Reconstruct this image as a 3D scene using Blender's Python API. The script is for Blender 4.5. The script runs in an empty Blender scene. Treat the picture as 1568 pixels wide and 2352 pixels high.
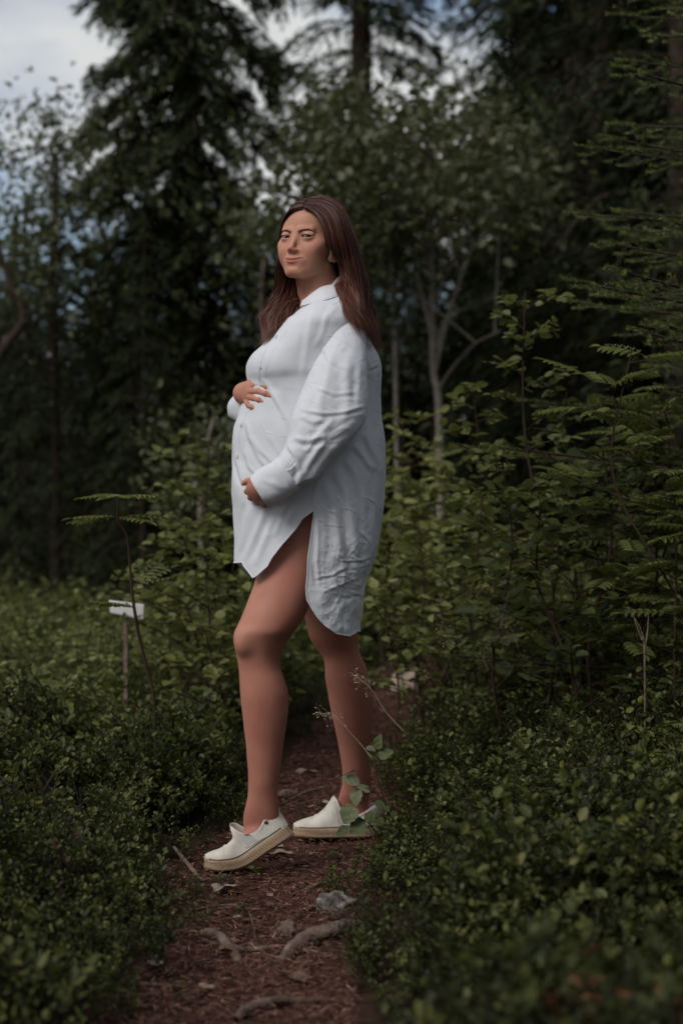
import bpy, bmesh, math, random
import numpy as np
from mathutils import Vector, Matrix, Euler, noise as mnoise
from mathutils.bvhtree import BVHTree
R = math.radians
rng = np.random.default_rng(7)
random.seed(7)
scene = bpy.context.scene
C = scene.collection
# ------------------------------------------------------------------ camera, sky, sun, exposure
CAM_H = 0.91
cam_d = bpy.data.cameras.new('camera'); cam = bpy.data.objects.new('camera', cam_d); C.objects.link(cam)
cam.location = (0, 0, CAM_H); cam.rotation_euler = (R(90), 0, 0)
cam_d.sensor_fit = 'VERTICAL'; cam_d.sensor_height = 36; cam_d.lens = 60
cam_d.clip_end = 400; cam_d.clip_start = 0.05
cam_d.dof.use_dof = True; cam_d.dof.focus_distance = 4.33; cam_d.dof.aperture_fstop = 2.6
scene.camera = cam
SUN_EL, SUN_AZ = 43, -78          # azimuth from +Y towards +X
w = bpy.data.worlds.new('World'); scene.world = w; w.use_nodes = True
nt = w.node_tree; nt.nodes.clear()
def N(nt, t, **kw):
    n = nt.nodes.new(t)
    for k, v in kw.items(): setattr(n, k, v)
    return n
sky = N(nt, 'ShaderNodeTexSky', sky_type='NISHITA', sun_disc=False)
sky.sun_elevation = R(SUN_EL); sky.sun_rotation = R(SUN_AZ)
tc = N(nt, 'ShaderNodeTexCoord'); mp = N(nt, 'ShaderNodeMapping')
mp.inputs['Scale'].default_value = (1, 1, 2.2)
nz = N(nt, 'ShaderNodeTexNoise'); nz.inputs['Scale'].default_value = 3.1; nz.inputs['Detail'].default_value = 5
rp = N(nt, 'ShaderNodeValToRGB')
rp.color_ramp.elements[0].position = .43; rp.color_ramp.elements[1].position = .56
mx = N(nt, 'ShaderNodeMix', data_type='RGBA'); mx.inputs['B'].default_value = (6.8, 6.9, 6.9, 1)
bg = N(nt, 'ShaderNodeBackground'); bg.inputs['Strength'].default_value = .1
out = N(nt, 'ShaderNodeOutputWorld')
l = nt.links.new
l(tc.outputs['Generated'], mp.inputs['Vector']); l(mp.outputs[0], nz.inputs['Vector']); l(nz.outputs['Fac'], rp.inputs['Fac'])
l(rp.outputs['Color'], mx.inputs['Factor']); l(sky.outputs[0], mx.inputs['A']); l(mx.outputs['Result'], bg.inputs['Color']); l(bg.outputs[0], out.inputs[0])
sd = bpy.data.lights.new('sun', 'SUN'); so = bpy.data.objects.new('sun', sd); C.objects.link(so)
sd.energy = 1.9; sd.angle = R(30); sd.color = (1, .97, .93)
_d = Vector((math.sin(R(SUN_AZ))*math.cos(R(SUN_EL)), math.cos(R(SUN_AZ))*math.cos(R(SUN_EL)), math.sin(R(SUN_EL))))
_d = Vector((-.66*math.cos(R(SUN_EL)), -.75*math.cos(R(SUN_EL)), math.sin(R(SUN_EL))))
sky.sun_rotation = math.atan2(_d.x, _d.y)
so.rotation_euler = _d.to_track_quat('Z', 'Y').to_euler()
scene.view_settings.view_transform = 'Standard'; scene.view_settings.look = 'None'
scene.view_settings.exposure = .06; scene.view_settings.gamma = 1; scene.view_settings.use_curve_mapping = False
cy = scene.cycles
cy.max_bounces = 6; cy.diffuse_bounces = 3; cy.glossy_bounces = 2; cy.transmission_bounces = 3; cy.transparent_max_bounces = 6
cy.sample_clamp_indirect = 6
cy.caustics_reflective = False; cy.caustics_refractive = False

# ------------------------------------------------------------------ helpers
F_PX = 60/36*2352.0
def P(x, y, Y=4.4):
    """place on the plane at distance Y for a position measured on the photograph (1568 x 2352)"""
    return np.array([(x-784)/F_PX*Y, Y, CAM_H+(1176-y)/F_PX*Y])
def mesh_from(name, V, Fc, mat=None, parent=None, smooth=True, attrs=None, loc=None, uv=None):
    me = bpy.data.meshes.new(name)
    V = np.asarray(V, dtype=np.float32)
    if isinstance(Fc, np.ndarray):
        nv, nf, k = len(V), len(Fc), Fc.shape[1]
        me.vertices.add(nv); me.vertices.foreach_set('co', V.ravel())
        me.loops.add(nf*k); me.loops.foreach_set('vertex_index', Fc.astype(np.int32).ravel())
        me.polygons.add(nf); me.polygons.foreach_set('loop_start', np.arange(0, nf*k, k, dtype=np.int32))
        me.update(calc_edges=True)
    else:
        me.from_pydata(V.tolist(), [], [list(map(int, f)) for f in Fc])
    if smooth: me.polygons.foreach_set('use_smooth', [True]*len(me.polygons))
    if attrs:
        for an, av in attrs.items():
            a = me.attributes.new(an, 'FLOAT', 'POINT'); a.data.foreach_set('value', np.asarray(av, dtype=np.float32))
    if mat: me.materials.append(mat)
    o = bpy.data.objects.new(name, me); C.objects.link(o)
    if parent: o.parent = parent
    return o
def tag(o, label=None, cat=None, group=None, kind=None):
    if label: o['label'] = label
    if cat: o['category'] = cat
    if group: o['group'] = group
    if kind: o['kind'] = kind
    return o
def empty(name, loc=(0, 0, 0)):
    o = bpy.data.objects.new(name, None); C.objects.link(o); o.location = loc; o.empty_display_size = .1
    return o
def smin(a, b, k):
    h = np.clip(.5+.5*(b-a)/k, 0, 1)
    return b+(a-b)*h-k*h*(1-h)
def smax(a, b, k): return -smin(-a, -b, k)
def interp(t, xs, ys): return np.interp(t, xs, ys)
def sminterp(t, xs, ys):
    """smooth (Catmull-Rom) interpolation through xs, ys"""
    xs = np.asarray(xs, float); ys = np.asarray(ys, float); t = np.clip(np.asarray(t, float), xs[0], xs[-1])
    i = np.clip(np.searchsorted(xs, t)-1, 0, len(xs)-2)
    m = np.gradient(ys, xs, axis=0)
    h = xs[i+1]-xs[i]; u = (t-xs[i])/h
    if ys.ndim > 1: h = h[..., None]; u = u[..., None]
    return (2*u**3-3*u**2+1)*ys[i]+(u**3-2*u**2+u)*h*m[i]+(-2*u**3+3*u**2)*ys[i+1]+(u**3-u**2)*h*m[i+1]
def fbm(pts, sc, oct=3):
    out = np.empty(len(pts))
    for i, p in enumerate(pts): out[i] = mnoise.fractal(Vector(p)*sc, 1.0, 2.0, oct)
    return out

def principled(name, base=(.5, .5, .5), rough=.6, spec=.5, **kw):
    m = bpy.data.materials.new(name); m.use_nodes = True
    n = m.node_tree; b = n.nodes['Principled BSDF']
    b.inputs['Base Color'].default_value = (*base, 1); b.inputs['Roughness'].default_value = rough
    b.inputs['Specular IOR Level'].default_value = spec
    for k, v in kw.items(): b.inputs[k].default_value = v
    return m, n, b
def noise_node(n, scale, detail=3, coord='Object', vec=None, rough=.5):
    t = N(n, 'ShaderNodeTexNoise'); t.inputs['Scale'].default_value = scale; t.inputs['Detail'].default_value = detail
    t.inputs['Roughness'].default_value = rough
    if vec is None:
        tc = N(n, 'ShaderNodeTexCoord'); vec = tc.outputs[coord]
    n.links.new(vec, t.inputs['Vector']); return t
def ramp(n, fac, stops):
    r = N(n, 'ShaderNodeValToRGB'); e = r.color_ramp.elements
    while len(e) < len(stops): e.new(.5)
    for i, (p, c) in enumerate(stops): e[i].position = p; e[i].color = (*c, 1) if len(c) == 3 else c
    n.links.new(fac, r.inputs['Fac']); return r
def bump(n, b, height, strength=.3, dist=.001, normal=None):
    bp = N(n, 'ShaderNodeBump'); bp.inputs['Strength'].default_value = strength; bp.inputs['Distance'].default_value = dist
    n.links.new(height, bp.inputs['Height'])
    if normal is not None: n.links.new(normal, bp.inputs['Normal'])
    n.links.new(bp.outputs[0], b.inputs['Normal']); return bp
def mathn(n, op, a, b=None, clamp=False):
    m = N(n, 'ShaderNodeMath', operation=op); m.use_clamp = clamp
    for i, v in enumerate((a, b)):
        if v is None: continue
        if isinstance(v, (int, float)): m.inputs[i].default_value = v
        else: n.links.new(v, m.inputs[i])
    return m.outputs[0]
def attr(n, name):
    a = N(n, 'ShaderNodeAttribute'); a.attribute_name = name; return a.outputs['Fac']
def mixc(n, fac, a, b):
    m = N(n, 'ShaderNodeMix', data_type='RGBA')
    for s, v in (('Factor', fac), ('A', a), ('B', b)):
        if isinstance(v, (int, float)): m.inputs[s].default_value = v
        elif isinstance(v, tuple): m.inputs[s].default_value = (*v, 1)
        else: n.links.new(v, m.inputs[s])
    return m.outputs['Result']
def tube(path, rad, seg=6, cap=True):
    """tube mesh round a polyline; returns V, quads(list)"""
    path = np.asarray(path, float); n = len(path); rad = np.broadcast_to(rad, (n,))
    T = np.gradient(path, axis=0); T /= np.linalg.norm(T, axis=1)[:, None]+1e-9
    up = np.array([0, 0, 1.]) if abs(T[0][2]) < .9 else np.array([1., 0, 0])
    V = []; a = np.linspace(0, 2*math.pi, seg, endpoint=False)
    u = np.cross(T[0], up); u /= np.linalg.norm(u)
    for i in range(n):
        u = u-T[i]*u.dot(T[i]); u /= np.linalg.norm(u)+1e-9; v = np.cross(T[i], u)
        V.append(path[i]+rad[i]*(np.cos(a)[:, None]*u+np.sin(a)[:, None]*v))
    V = np.concatenate(V)
    i = np.arange(n-1)[:, None]*seg; j = np.arange(seg)[None, :]; j2 = (j+1) % seg
    Fq = np.stack([i+j, i+j2, i+seg+j2, i+seg+j], -1).reshape(-1, 4)
    return V, Fq
class MB:
    """collects shapes into one mesh (quads / tris as quads with repeated verts avoided)"""
    def __init__(s): s.V = []; s.F = []; s.n = 0; s.A = []
    def add(s, V, Fc, a=0.):
        V = np.asarray(V, float); s.V.append(V)
        s.F += (np.asarray(Fc)+s.n).tolist() if isinstance(Fc, np.ndarray) else [[i+s.n for i in f] for f in Fc]
        s.n += len(V); s.A.append(np.broadcast_to(np.asarray(a, float), (len(V),)))
    def build(s, name, mat=None, parent=None, smooth=True, attr=None):
        V = np.concatenate(s.V); ok = all(len(f) == len(s.F[0]) for f in s.F)
        Fc = np.array(s.F) if ok else s.F
        return mesh_from(name, V, Fc, mat, parent, smooth, {attr: np.concatenate(s.A)} if attr else None)
def grid_faces(nr, nc, closed=False):
    i = np.arange(nr-1)[:, None]*nc; j = np.arange(nc if closed else nc-1)[None]; j2 = (j+1) % nc
    return np.stack([i+j, i+j2, i+nc+j2, i+nc+j], -1).reshape(-1, 4)
def sphere(c, r, nu=32, nv=24):
    u, v = np.meshgrid(np.linspace(0, 2*math.pi, nu, endpoint=False), np.linspace(0, math.pi, nv), indexing='xy')
    D = np.stack([np.sin(v)*np.cos(u), np.sin(v)*np.sin(u), np.cos(v)], -1)
    i = np.arange(nv-1)[:, None]*nu; j = np.arange(nu)[None]; j2 = (j+1) % nu
    return D.reshape(-1, 3), np.stack([i+j, i+nu+j, i+nu+j2, i+j2], -1).reshape(-1, 4)
# ------------------------------------------------------------------ terrain
def path_c(y): return sminterp(y, [0, 2.0, 3.03, 3.66, 4.4, 4.93, 6.2, 7.5, 9.3, 11, 14], [-.22, -.22, -.20, -.165, -.165, -.06, .02, .15, .34, .80, 2.2])
def path_w(y): return sminterp(y, [0, 2.0, 3.03, 3.66, 4.4, 4.93, 6.2, 7.5, 9.3, 11, 14], [.20, .20, .20, .175, .225, .20, .19, .20, .17, .1, .05])
def ground_z(x, y):
    x = np.asarray(x, float); y = np.asarray(y, float)
    d = x-path_c(y); w_ = path_w(y)
    z = .10*np.clip((d-w_)/.5, 0, 1)**1.2+.02*np.clip((-d-w_)/.6, 0, 1)
    z = z+.025*np.sin(x*2.3+y*1.1)*np.clip(np.abs(d)-w_, 0, 1)+.018*np.sin(y*2.9+x*.7)*np.clip((np.abs(d)-w_)*2, 0, 1)
    z = z-.018*np.exp(-(d/(w_*.8))**2)+.016*np.exp(-((x+.165)**2+(y-4.36)**2)/.1)*0
    far = np.clip((y-9)/20, 0, 1); z = z+.25*far**1.3+.25*np.clip((np.abs(x)-4)/20, 0, 1)
    return z
def axis_ng(fine_lo, fine_hi, step, lo, hi, g=1.12):
    a = list(np.arange(fine_lo, fine_hi, step)); s_ = step
    while a[-1] < hi: s_ *= g; a.append(a[-1]+s_)
    b = []; s_ = step; v = fine_lo
    while v > lo: s_ *= g; v -= s_; b.append(v)
    return np.array(b[::-1]+a)
gx = axis_ng(-.75, .75, .012, -90, 90); gy = axis_ng(2.4, 7.5, .016, -30, 150)
GX, GY = np.meshgrid(gx, gy, indexing='ij'); GZ = ground_z(GX, GY)
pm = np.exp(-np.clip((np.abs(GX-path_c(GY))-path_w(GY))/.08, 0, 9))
nearm = (np.abs(GX) < 1.2) & (GY < 9) & (GY > 1.5)
pts = np.stack([GX[nearm], GY[nearm], 0*GX[nearm]], 1)
GZ[nearm] += .010*fbm(pts, 9, 3)+.004*fbm(pts+5, 38, 2)
def gm():
    m, n, b = principled('forest_soil', (.1, .05, .03), .95, .1)
    tc = N(n, 'ShaderNodeTexCoord').outputs['Object']
    a = noise_node(n, 3.5, 4, vec=tc); f = noise_node(n, 160, 4, vec=tc, rough=.7); g = noise_node(n, 30, 4, vec=tc)
    mix = mathn(n, 'ADD', mathn(n, 'MULTIPLY', f.outputs['Fac'], .6), mathn(n, 'MULTIPLY', g.outputs['Fac'], .45))
    c = ramp(n, mix, [(.32, (.018, .008, .006)), (.5, (.070, .030, .020)), (.62, (.13, .058, .040)), (.78, (.24, .13, .09))])
    c2 = mixc(n, mathn(n, 'MULTIPLY', a.outputs['Fac'], .45), c.outputs['Color'], (.035, .018, .013))
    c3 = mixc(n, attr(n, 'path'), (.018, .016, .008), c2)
    n.links.new(c3, b.inputs['Base Color']); bump(n, b, mix, 1.0, .012); return m
ground = mesh_from('forest_floor', np.stack([GX, GY, GZ], -1).reshape(-1, 3), grid_faces(len(gx), len(gy))[:, ::-1].copy(), gm(), None, True, {'path': pm.ravel()})
tag(ground, 'reddish brown needle covered forest floor with a narrow trodden path', kind='structure')
GB = None
def gz_at(x, y): return ground_z(x, y)
# ------------------------------------------------------------------ leaves
def leaf_mat(name, stops, trans=.35, rough=.45, tcol=(.20, .32, .04), spec=.35):
    m, n, b = principled(name, (.05, .1, .02), rough, spec)
    c = ramp(n, attr(n, 'tone'), stops); n.links.new(c.outputs['Color'], b.inputs['Base Color'])
    tr = N(n, 'ShaderNodeBsdfTranslucent'); mc = mixc(n, .5, c.outputs['Color'], tcol); n.links.new(mc, tr.inputs['Color'])
    ms = N(n, 'ShaderNodeMixShader'); ms.inputs['Fac'].default_value = trans
    o = n.nodes['Material Output']; n.links.new(b.outputs[0], ms.inputs[1]); n.links.new(tr.outputs[0], ms.inputs[2]); n.links.new(ms.outputs[0], o.inputs['Surface'])
    return m
METAL = principled('dark_rivet', (.12, .11, .11), .35, .5, Metallic=.8)[0]
BARKD = principled('dark_twig_bark', (.045, .028, .020), .9, .1)[0]
def bark_mat(name, c0, c1, sc=14):
    m, n, b = principled(name, c0, .95, .1); nz = noise_node(n, sc, 5, rough=.7); c = ramp(n, nz.outputs['Fac'], [(.35, c0), (.65, c1)]); n.links.new(c.outputs['Color'], b.inputs['Base Color'])
    bump(n, b, nz.outputs['Fac'], .8, .02); return m
BARK_S = bark_mat('spruce_bark', (.030, .020, .016), (.075, .052, .042)); BARK_G = bark_mat('grey_bark', (.17, .135, .115), (.30, .25, .215), 9)
LT = {  # leaf templates (u along, v across, w up) and quads
 'oval': (np.array([(0, 0, 0), (.32, .5, .10), (.74, .40, .08), (1, 0, -.10), (.74, -.40, .08), (.32, -.5, .10)]), np.array([(0, 1, 2, 3), (0, 3, 4, 5)])),
 'round': (np.array([(0, 0, 0), (.10, .34, .04), (.42, .56, .10), (.78, .36, .05), (1, 0, -.08), (.78, -.36, .05), (.42, -.56, .10), (.10, -.34, .04), (.45, 0, -.03)]), np.array([(0, 1, 2, 8), (8, 2, 3, 4), (0, 8, 6, 7), (8, 4, 5, 6)])),
 'spray': (np.array([(0, 0, 0), (.45, .5, .05), (1, 0, -.12), (.45, -.5, .05)]), np.array([(0, 1, 2, 3)])),
 'spray2': (np.array([(0, 0, 0), (.3, .5, .04), (.42, .12, 0), (1, .12, -.15), (.8, -.1, -.05), (.5, -.55, .0), (.25, -.25, .02), (.1, 0, 0)]), np.array([(0, 1, 2, 7), (7, 2, 3, 4), (7, 4, 5, 6)])),
 'needle': (np.array([(0, -.5, 0), (0, .5, 0), (1, .15, 0), (1, -.15, 0)]), np.array([(0, 1, 2, 3)])),
}
def unit(v): return v/(np.linalg.norm(v, axis=-1, keepdims=True)+1e-9)
def leaves(kind, pos, d, nrm, L, Wd, tone):
    T, Fq = LT[kind]; n = len(pos); d = unit(d); s = unit(np.cross(nrm, d)); nn = np.cross(d, s); L = np.broadcast_to(L, (n,)); Wd = np.broadcast_to(Wd, (n,))
    V = pos[:, None]+T[None, :, 0, None]*(L[:, None, None]*d[:, None])+T[None, :, 1, None]*(Wd[:, None, None]*s[:, None])+T[None, :, 2, None]*(L[:, None, None]*nn[:, None])
    Fs = (Fq[None]+np.arange(n)[:, None, None]*len(T)).reshape(-1, 4)
    return V.reshape(-1, 3), Fs, np.repeat(np.broadcast_to(tone, (n,)), len(T))
class LB:   # leaf buffer
    def __init__(s): s.V = []; s.F = []; s.T = []; s.n = 0
    def add(s, V, Fq, t): s.V.append(V); s.F.append(Fq+s.n); s.T.append(np.broadcast_to(t, (len(V),))); s.n += len(V)
    def mesh(s, name, mat, parent=None):
        return mesh_from(name, np.concatenate(s.V), np.concatenate(s.F), mat, parent, False, {'tone': np.concatenate(s.T)})
    def data(s): return np.concatenate(s.V), np.concatenate(s.F), np.concatenate(s.T)
BILB = leaf_mat('bilberry_leaf', [(0, (.020, .020, .008)), (.35, (.040, .050, .015)), (.75, (.085, .100, .026)), (1, (.19, .185, .050))], .30, .45, (.12, .14, .02), .22)
BROADL = leaf_mat('sapling_leaf', [(0, (.032, .050, .014)), (.5, (.118, .134, .038)), (.85, (.20, .21, .058)), (1, (.25, .26, .10))], .38, .5, (.21, .23, .06), .3)
SPRN = leaf_mat('spruce_needle', [(0, (.014, .018, .008)), (.5, (.028, .036, .013)), (.8, (.055, .066, .018)), (1, (.10, .12, .030))], .15, .6, (.05, .08, .015), .2)
CROWN = leaf_mat('crown_leaf', [(0, (.035, .042, .020)), (.5, (.075, .084, .036)), (.85, (.125, .130, .062)), (1, (.20, .19, .11))], .32, .5, (.14, .15, .04), .35)
def rvec(g, n): v = g.normal(0, 1, (n, 3)); return unit(v)
# ------------------------------------------------------------------ generic scatter of one-mesh variants on points (only for stuff)
def scatter(name, protos, P_, rotz, tilt, scl, idx):
    col = bpy.data.collections.new(name+'_variants')
    for i, me in enumerate(protos):
        o = bpy.data.objects.new('%s_%02d' % (me.name, i), me); col.objects.link(o)
    me = bpy.data.meshes.new(name); me.vertices.add(len(P_)); me.vertices.foreach_set('co', np.asarray(P_, np.float32).ravel())
    for an, ty, v in (('rot', 'FLOAT_VECTOR', np.stack([tilt[:, 0], tilt[:, 1], rotz], 1)), ('scl', 'FLOAT', scl), ('idx', 'INT', idx)):
        a = me.attributes.new(an, ty, 'POINT'); a.data.foreach_set('vector' if ty == 'FLOAT_VECTOR' else 'value', np.asarray(v, np.int32 if ty == 'INT' else np.float32).ravel())
    o = bpy.data.objects.new(name, me); C.objects.link(o)
    ng = bpy.data.node_groups.new(name, 'GeometryNodeTree')
    ng.interface.new_socket('Geometry', in_out='INPUT', socket_type='NodeSocketGeometry'); ng.interface.new_socket('Geometry', in_out='OUTPUT', socket_type='NodeSocketGeometry')
    gi, go = ng.nodes.new('NodeGroupInput'), ng.nodes.new('NodeGroupOutput'); ip = ng.nodes.new('GeometryNodeInstanceOnPoints'); ci = ng.nodes.new('GeometryNodeCollectionInfo')
    ci.inputs['Collection'].default_value = col; ci.inputs['Separate Children'].default_value = True; ci.inputs['Reset Children'].default_value = True
    def na(nm, ty):
        q = ng.nodes.new('GeometryNodeInputNamedAttribute'); q.data_type = ty; q.inputs['Name'].default_value = nm; return q.outputs['Attribute']
    L = ng.links.new
    L(gi.outputs[0], ip.inputs['Points']); L(ci.outputs[0], ip.inputs['Instance']); ip.inputs['Pick Instance'].default_value = True
    L(na('idx', 'INT'), ip.inputs['Instance Index']); L(na('scl', 'FLOAT'), ip.inputs['Scale'])
    e2r = ng.nodes.new('FunctionNodeEulerToRotation'); L(na('rot', 'FLOAT_VECTOR'), e2r.inputs[0]); L(e2r.outputs[0], ip.inputs['Rotation'])
    L(ip.outputs[0], go.inputs[0]); md = o.modifiers.new('scatter', 'NODES'); md.node_group = ng
    return o
# ------------------------------------------------------------------ bilberry sprigs
def sprig(seed, h=.22, nl=66, size=.0165, tone0=.45, mat=None):
    g = np.random.default_rng(seed); lb = LB(); ml = []
    stems = []
    for k in range(4):
        a = g.uniform(0, 6.28); sp = g.uniform(.02, .10); H = h*g.uniform(.6, 1.1)
        p = np.array([[0, 0, 0], [sp*.4*math.cos(a), sp*.4*math.sin(a), H*.5], [sp*math.cos(a+.3), sp*math.sin(a+.3), H]]); pp = sminterp(np.linspace(0, 1, 6), [0, .5, 1], p); stems.append(pp)
        for q in range(3):
            i = g.integers(2, 5); b0 = pp[i]; a2 = g.uniform(0, 6.28); ln = g.uniform(.04, .09)
            e = b0+np.array([math.cos(a2)*ln*.7, math.sin(a2)*ln*.7, ln*.75]); stems.append(np.array([b0, (b0+e)/2+[0, 0, .006], e]))
    for s_ in stems:
        V, Fq = tube(s_, np.linspace(.0012, .0006, len(s_)), 3); lb.add(V, Fq, .0)
    for s_ in stems:
        m = int(nl/len(stems)*(1.5 if len(s_) == 3 else .9)); t = np.linspace(.25, 1, m)
        p = sminterp(t, np.linspace(0, 1, len(s_)), s_); ax_ = unit(s_[-1]-s_[0]); az = np.arange(m)*2.4+g.uniform(0, 6); out = np.stack([np.cos(az), np.sin(az), np.full(m, .35)], 1)+ax_*.5+g.normal(0, .2, (m, 3))
        nr = unit(np.stack([g.normal(0, .35, m), g.normal(0, .35, m), np.ones(m)], 1)); L = size*g.uniform(.7, 1.25, m)
        lb.add(*leaves('oval', p, out, nr, L, L*.62, np.clip(tone0+.35*(t-.5)+g.normal(0, .16, m), .05, 1)))
    V, Fq, T = lb.data(); me = mesh_from('bilberry_sprig', V, Fq, mat or BILB, None, False, {'tone': T}); d = me.data; bpy.data.objects.remove(me); return d
SPR = [sprig(i, h=.14+.025*(i % 5), nl=74+8*(i % 3), size=.0125+.0018*(i % 4), tone0=(.36, .58, .22, .66, .42)[i % 5]) for i in range(12)]
RUST = leaf_mat('rusty_sprig', [(0, (.035, .020, .014)), (.5, (.09, .045, .025)), (1, (.20, .10, .045))], .2, .7)
YEL = leaf_mat('yellow_green_sprig', [(0, (.030, .030, .010)), (.5, (.10, .115, .030)), (1, (.21, .20, .060))], .35, .5)
SPR += [sprig(30, .20, 14, .014, .5, RUST), sprig(31, .24, 8, .012, .2, RUST), sprig(32, .20, 50, .016, .45, YEL), sprig(33, .23, 44, .018, .5, YEL), sprig(34, .27, 38, .015, .5, YEL), sprig(35, .22, 10, .012, .3, RUST)]
g = np.random.default_rng(11)
def cover(n, x0, x1, y0, y1, margin=.02, dens=None):
    p = np.stack([g.uniform(x0, x1, n), g.uniform(y0, y1, n)], 1); d = np.abs(p[:, 0]-path_c(p[:, 1]))-path_w(p[:, 1])
    k = (d > margin+g.uniform(-.03, .10, n)+.07*np.sin(p[:, 1]*6+np.sign(p[:, 0]-path_c(p[:, 1]))*2)*np.sin(p[:, 1]*2.3+1)) & (np.hypot(p[:, 0], p[:, 1]) > 1.35)
    return p[k]
A = np.concatenate([cover(5600, -1.6, 1.8, 2.0, 6.0, -.03), cover(5400, -3.2, 3.5, 5.0, 10.0), cover(2600, -6, 7, 9.0, 15), cover(700, -.9, 1.3, 1.35, 2.4, .15)])
A = A[(g.uniform(0, 1, len(A)) < .9)]; cn = fbm(np.column_stack([A, 0*A[:, 0]]), 2.3, 3); kp = cn+g.normal(0, .12, len(A)) > -.30; A = A[kp]; cn = cn[kp]; sc_ = g.uniform(.7, 1.25, len(A))*(1+.75*cn); edge = np.abs(A[:, 0]-path_c(A[:, 1]))-path_w(A[:, 1]); sc_ *= np.clip(.45+edge*1.9, .4, 1)
rightside = (A[:, 0] > path_c(A[:, 1])); sc_ *= np.where(rightside & (A[:, 1] < 3.6), .92, 1.0)
Pz = np.column_stack([A, ground_z(A[:, 0], A[:, 1])-.005])
bil = scatter('bilberry_cover', SPR, Pz, g.uniform(0, 6.28, len(A)), g.normal(0, .22, (len(A), 2)), sc_, np.where(g.uniform(0, 1, len(A)) < np.where(A[:, 1] < 3.9, .10, .22), g.integers(12, 18, len(A)), g.integers(0, 12, len(A))))
tag(bil, 'glossy green bilberry shrubs covering the ground on both sides of the path', kind='stuff')
# ------------------------------------------------------------------ litter on the path
def litter():
    g = np.random.default_rng(21)
    def onpath(n, spread=1.15, y0=2.2, y1=10.5):
        y = y0+(y1-y0)*g.uniform(0, 1, n)**1.5; x = path_c(y)+path_w(y)*spread*g.uniform(-1, 1, n); return x, y
    M = leaf_mat('needle_litter', [(0, (.05, .022, .014)), (.5, (.16, .070, .045)), (.8, (.30, .16, .11)), (1, (.46, .34, .27))], .0, .8)
    lb = LB(); n = 26000; x, y = onpath(n); z = ground_z(x, y)+.003+g.uniform(0, .010, n)+.006
    a = g.uniform(0, 6.28, n); d = np.stack([np.cos(a), np.sin(a), g.normal(0, .25, n)], 1); nr = rvec(g, n)*.6+np.array([0, 0, 1])
    lb.add(*leaves('needle', np.stack([x, y, z], 1), d, nr, g.uniform(.012, .028, n), g.uniform(.0014, .0026, n), np.clip(g.beta(2, 3, n), 0, 1)))
    n = 4600; x, y = onpath(n); z = ground_z(x, y)+.004+g.uniform(0, .008, n); a = g.uniform(0, 6.28, n); d = np.stack([np.cos(a), np.sin(a), g.normal(0, .12, n)], 1)
    lb.add(*leaves('spray2', np.stack([x, y, z], 1), d, unit(np.stack([g.normal(0, .25, n), g.normal(0, .25, n), np.ones(n)], 1)), g.uniform(.008, .036, n), g.uniform(.005, .016, n), np.clip(g.beta(1.3, 2.4, n), 0, 1)))
    o = lb.mesh('needle_litter', M); tag(o, 'brown needles and bark crumbs littering the path', kind='stuff')
litter()
DEADL = leaf_mat('dead_leaf', [(0, (.07, .035, .022)), (.5, (.20, .12, .085)), (1, (.42, .34, .29))], .05, .8)
PALEB = bark_mat('root_bark', (.10, .065, .050), (.24, .175, .140), 22)
def on_ground(xD, yD):
    """ground point seen at a photograph position"""
    Y = 3567/(max(yD, 1200)-1176.)
    for _ in range(30):
        X = (xD-784)/F_PX*Y; z = float(ground_z(X, Y)); Y = .5*Y+.5*(CAM_H-z)*F_PX/(yD-1176)
    return np.array([X, Y, z])
g = np.random.default_rng(31)
def bent_leaf(xD, yD, size, label, tone, name='fallen_leaf', seed=0):
    g_ = np.random.default_rng(seed); c = on_ground(xD, yD); n_ = 9; u, v = np.meshgrid(np.linspace(-1, 1, n_), np.linspace(-1, 1, n_)); r = np.hypot(u, v)+1e-6; mx_ = np.maximum(np.abs(u), np.abs(v)); u, v = u*mx_/r, v*mx_/r
    th = np.arctan2(v, u); rr = np.hypot(u, v); rad = 1+.18*np.sin(th*5+seed)+.10*np.sin(th*11+seed*2)*rr; a = g_.uniform(0, 6.28)
    x, y = size*u*rad, size*.68*v*rad; z = size*(.35*(u*g_.uniform(.2, .8))**2+.3*v*v+.10*np.sin(u*4+seed)*rr)+.006
    V = np.stack([c[0]+x*math.cos(a)-y*math.sin(a), c[1]+x*math.sin(a)+y*math.cos(a), c[2]+z+.006], -1).reshape(-1, 3)
    F_ = grid_faces(n_, n_); V = np.concatenate([V, V-np.array([0, 0, .0007])]); F_ = np.concatenate([F_, F_[:, ::-1]+n_*n_])
    o = mesh_from(name, V, F_, DEADL, None, True, {'tone': np.full(len(V), tone)}); tag(o, label, 'leaf', 'dead leaves fallen on the path'); return o
for i, a_ in enumerate([(515, 2052, .032, 'pale crumpled dead leaf just below the front shoe', .85), (648, 1973, .030, 'flat pinkish dead leaf right of the lifted shoe sole', .6), (620, 2066, .014, 'small grey leaf scrap in the middle of the path', .7),
        (705, 1783, .038, 'large pale dead leaf on the path between her shins', .75), (750, 1855, .026, 'pale bark coloured leaf beside the back shoe toe', .8), (357, 2230, .022, 'pale leaf alone on the lower left of the path', .9), (522, 2195, .020, 'small curled brown leaf by the root tip', .35),
        (720, 1972, .014, 'tiny tan leaf right of the dark hole', .7), (475, 1985, .022, 'pale leaf tucked beneath the toe of the front shoe', .8), (680, 2262, .030, 'orange brown curled leaf near the bottom of the path', .25), (470, 2284, .020, 'grey brown leaf at the bottom of the path', .6),
        (545, 2120, .012, 'tiny pale leaf scrap left of the thin bowed twig', .8), (640, 1957, .020, 'tan leaf close behind the lifted heel', .65), (870, 1640, .030, 'rust brown leaf further up the path behind her calf', .5), (890, 1600, .026, 'pale leaf at the far end of the path', .75)]):
    bent_leaf(*a_, seed=i)
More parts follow.
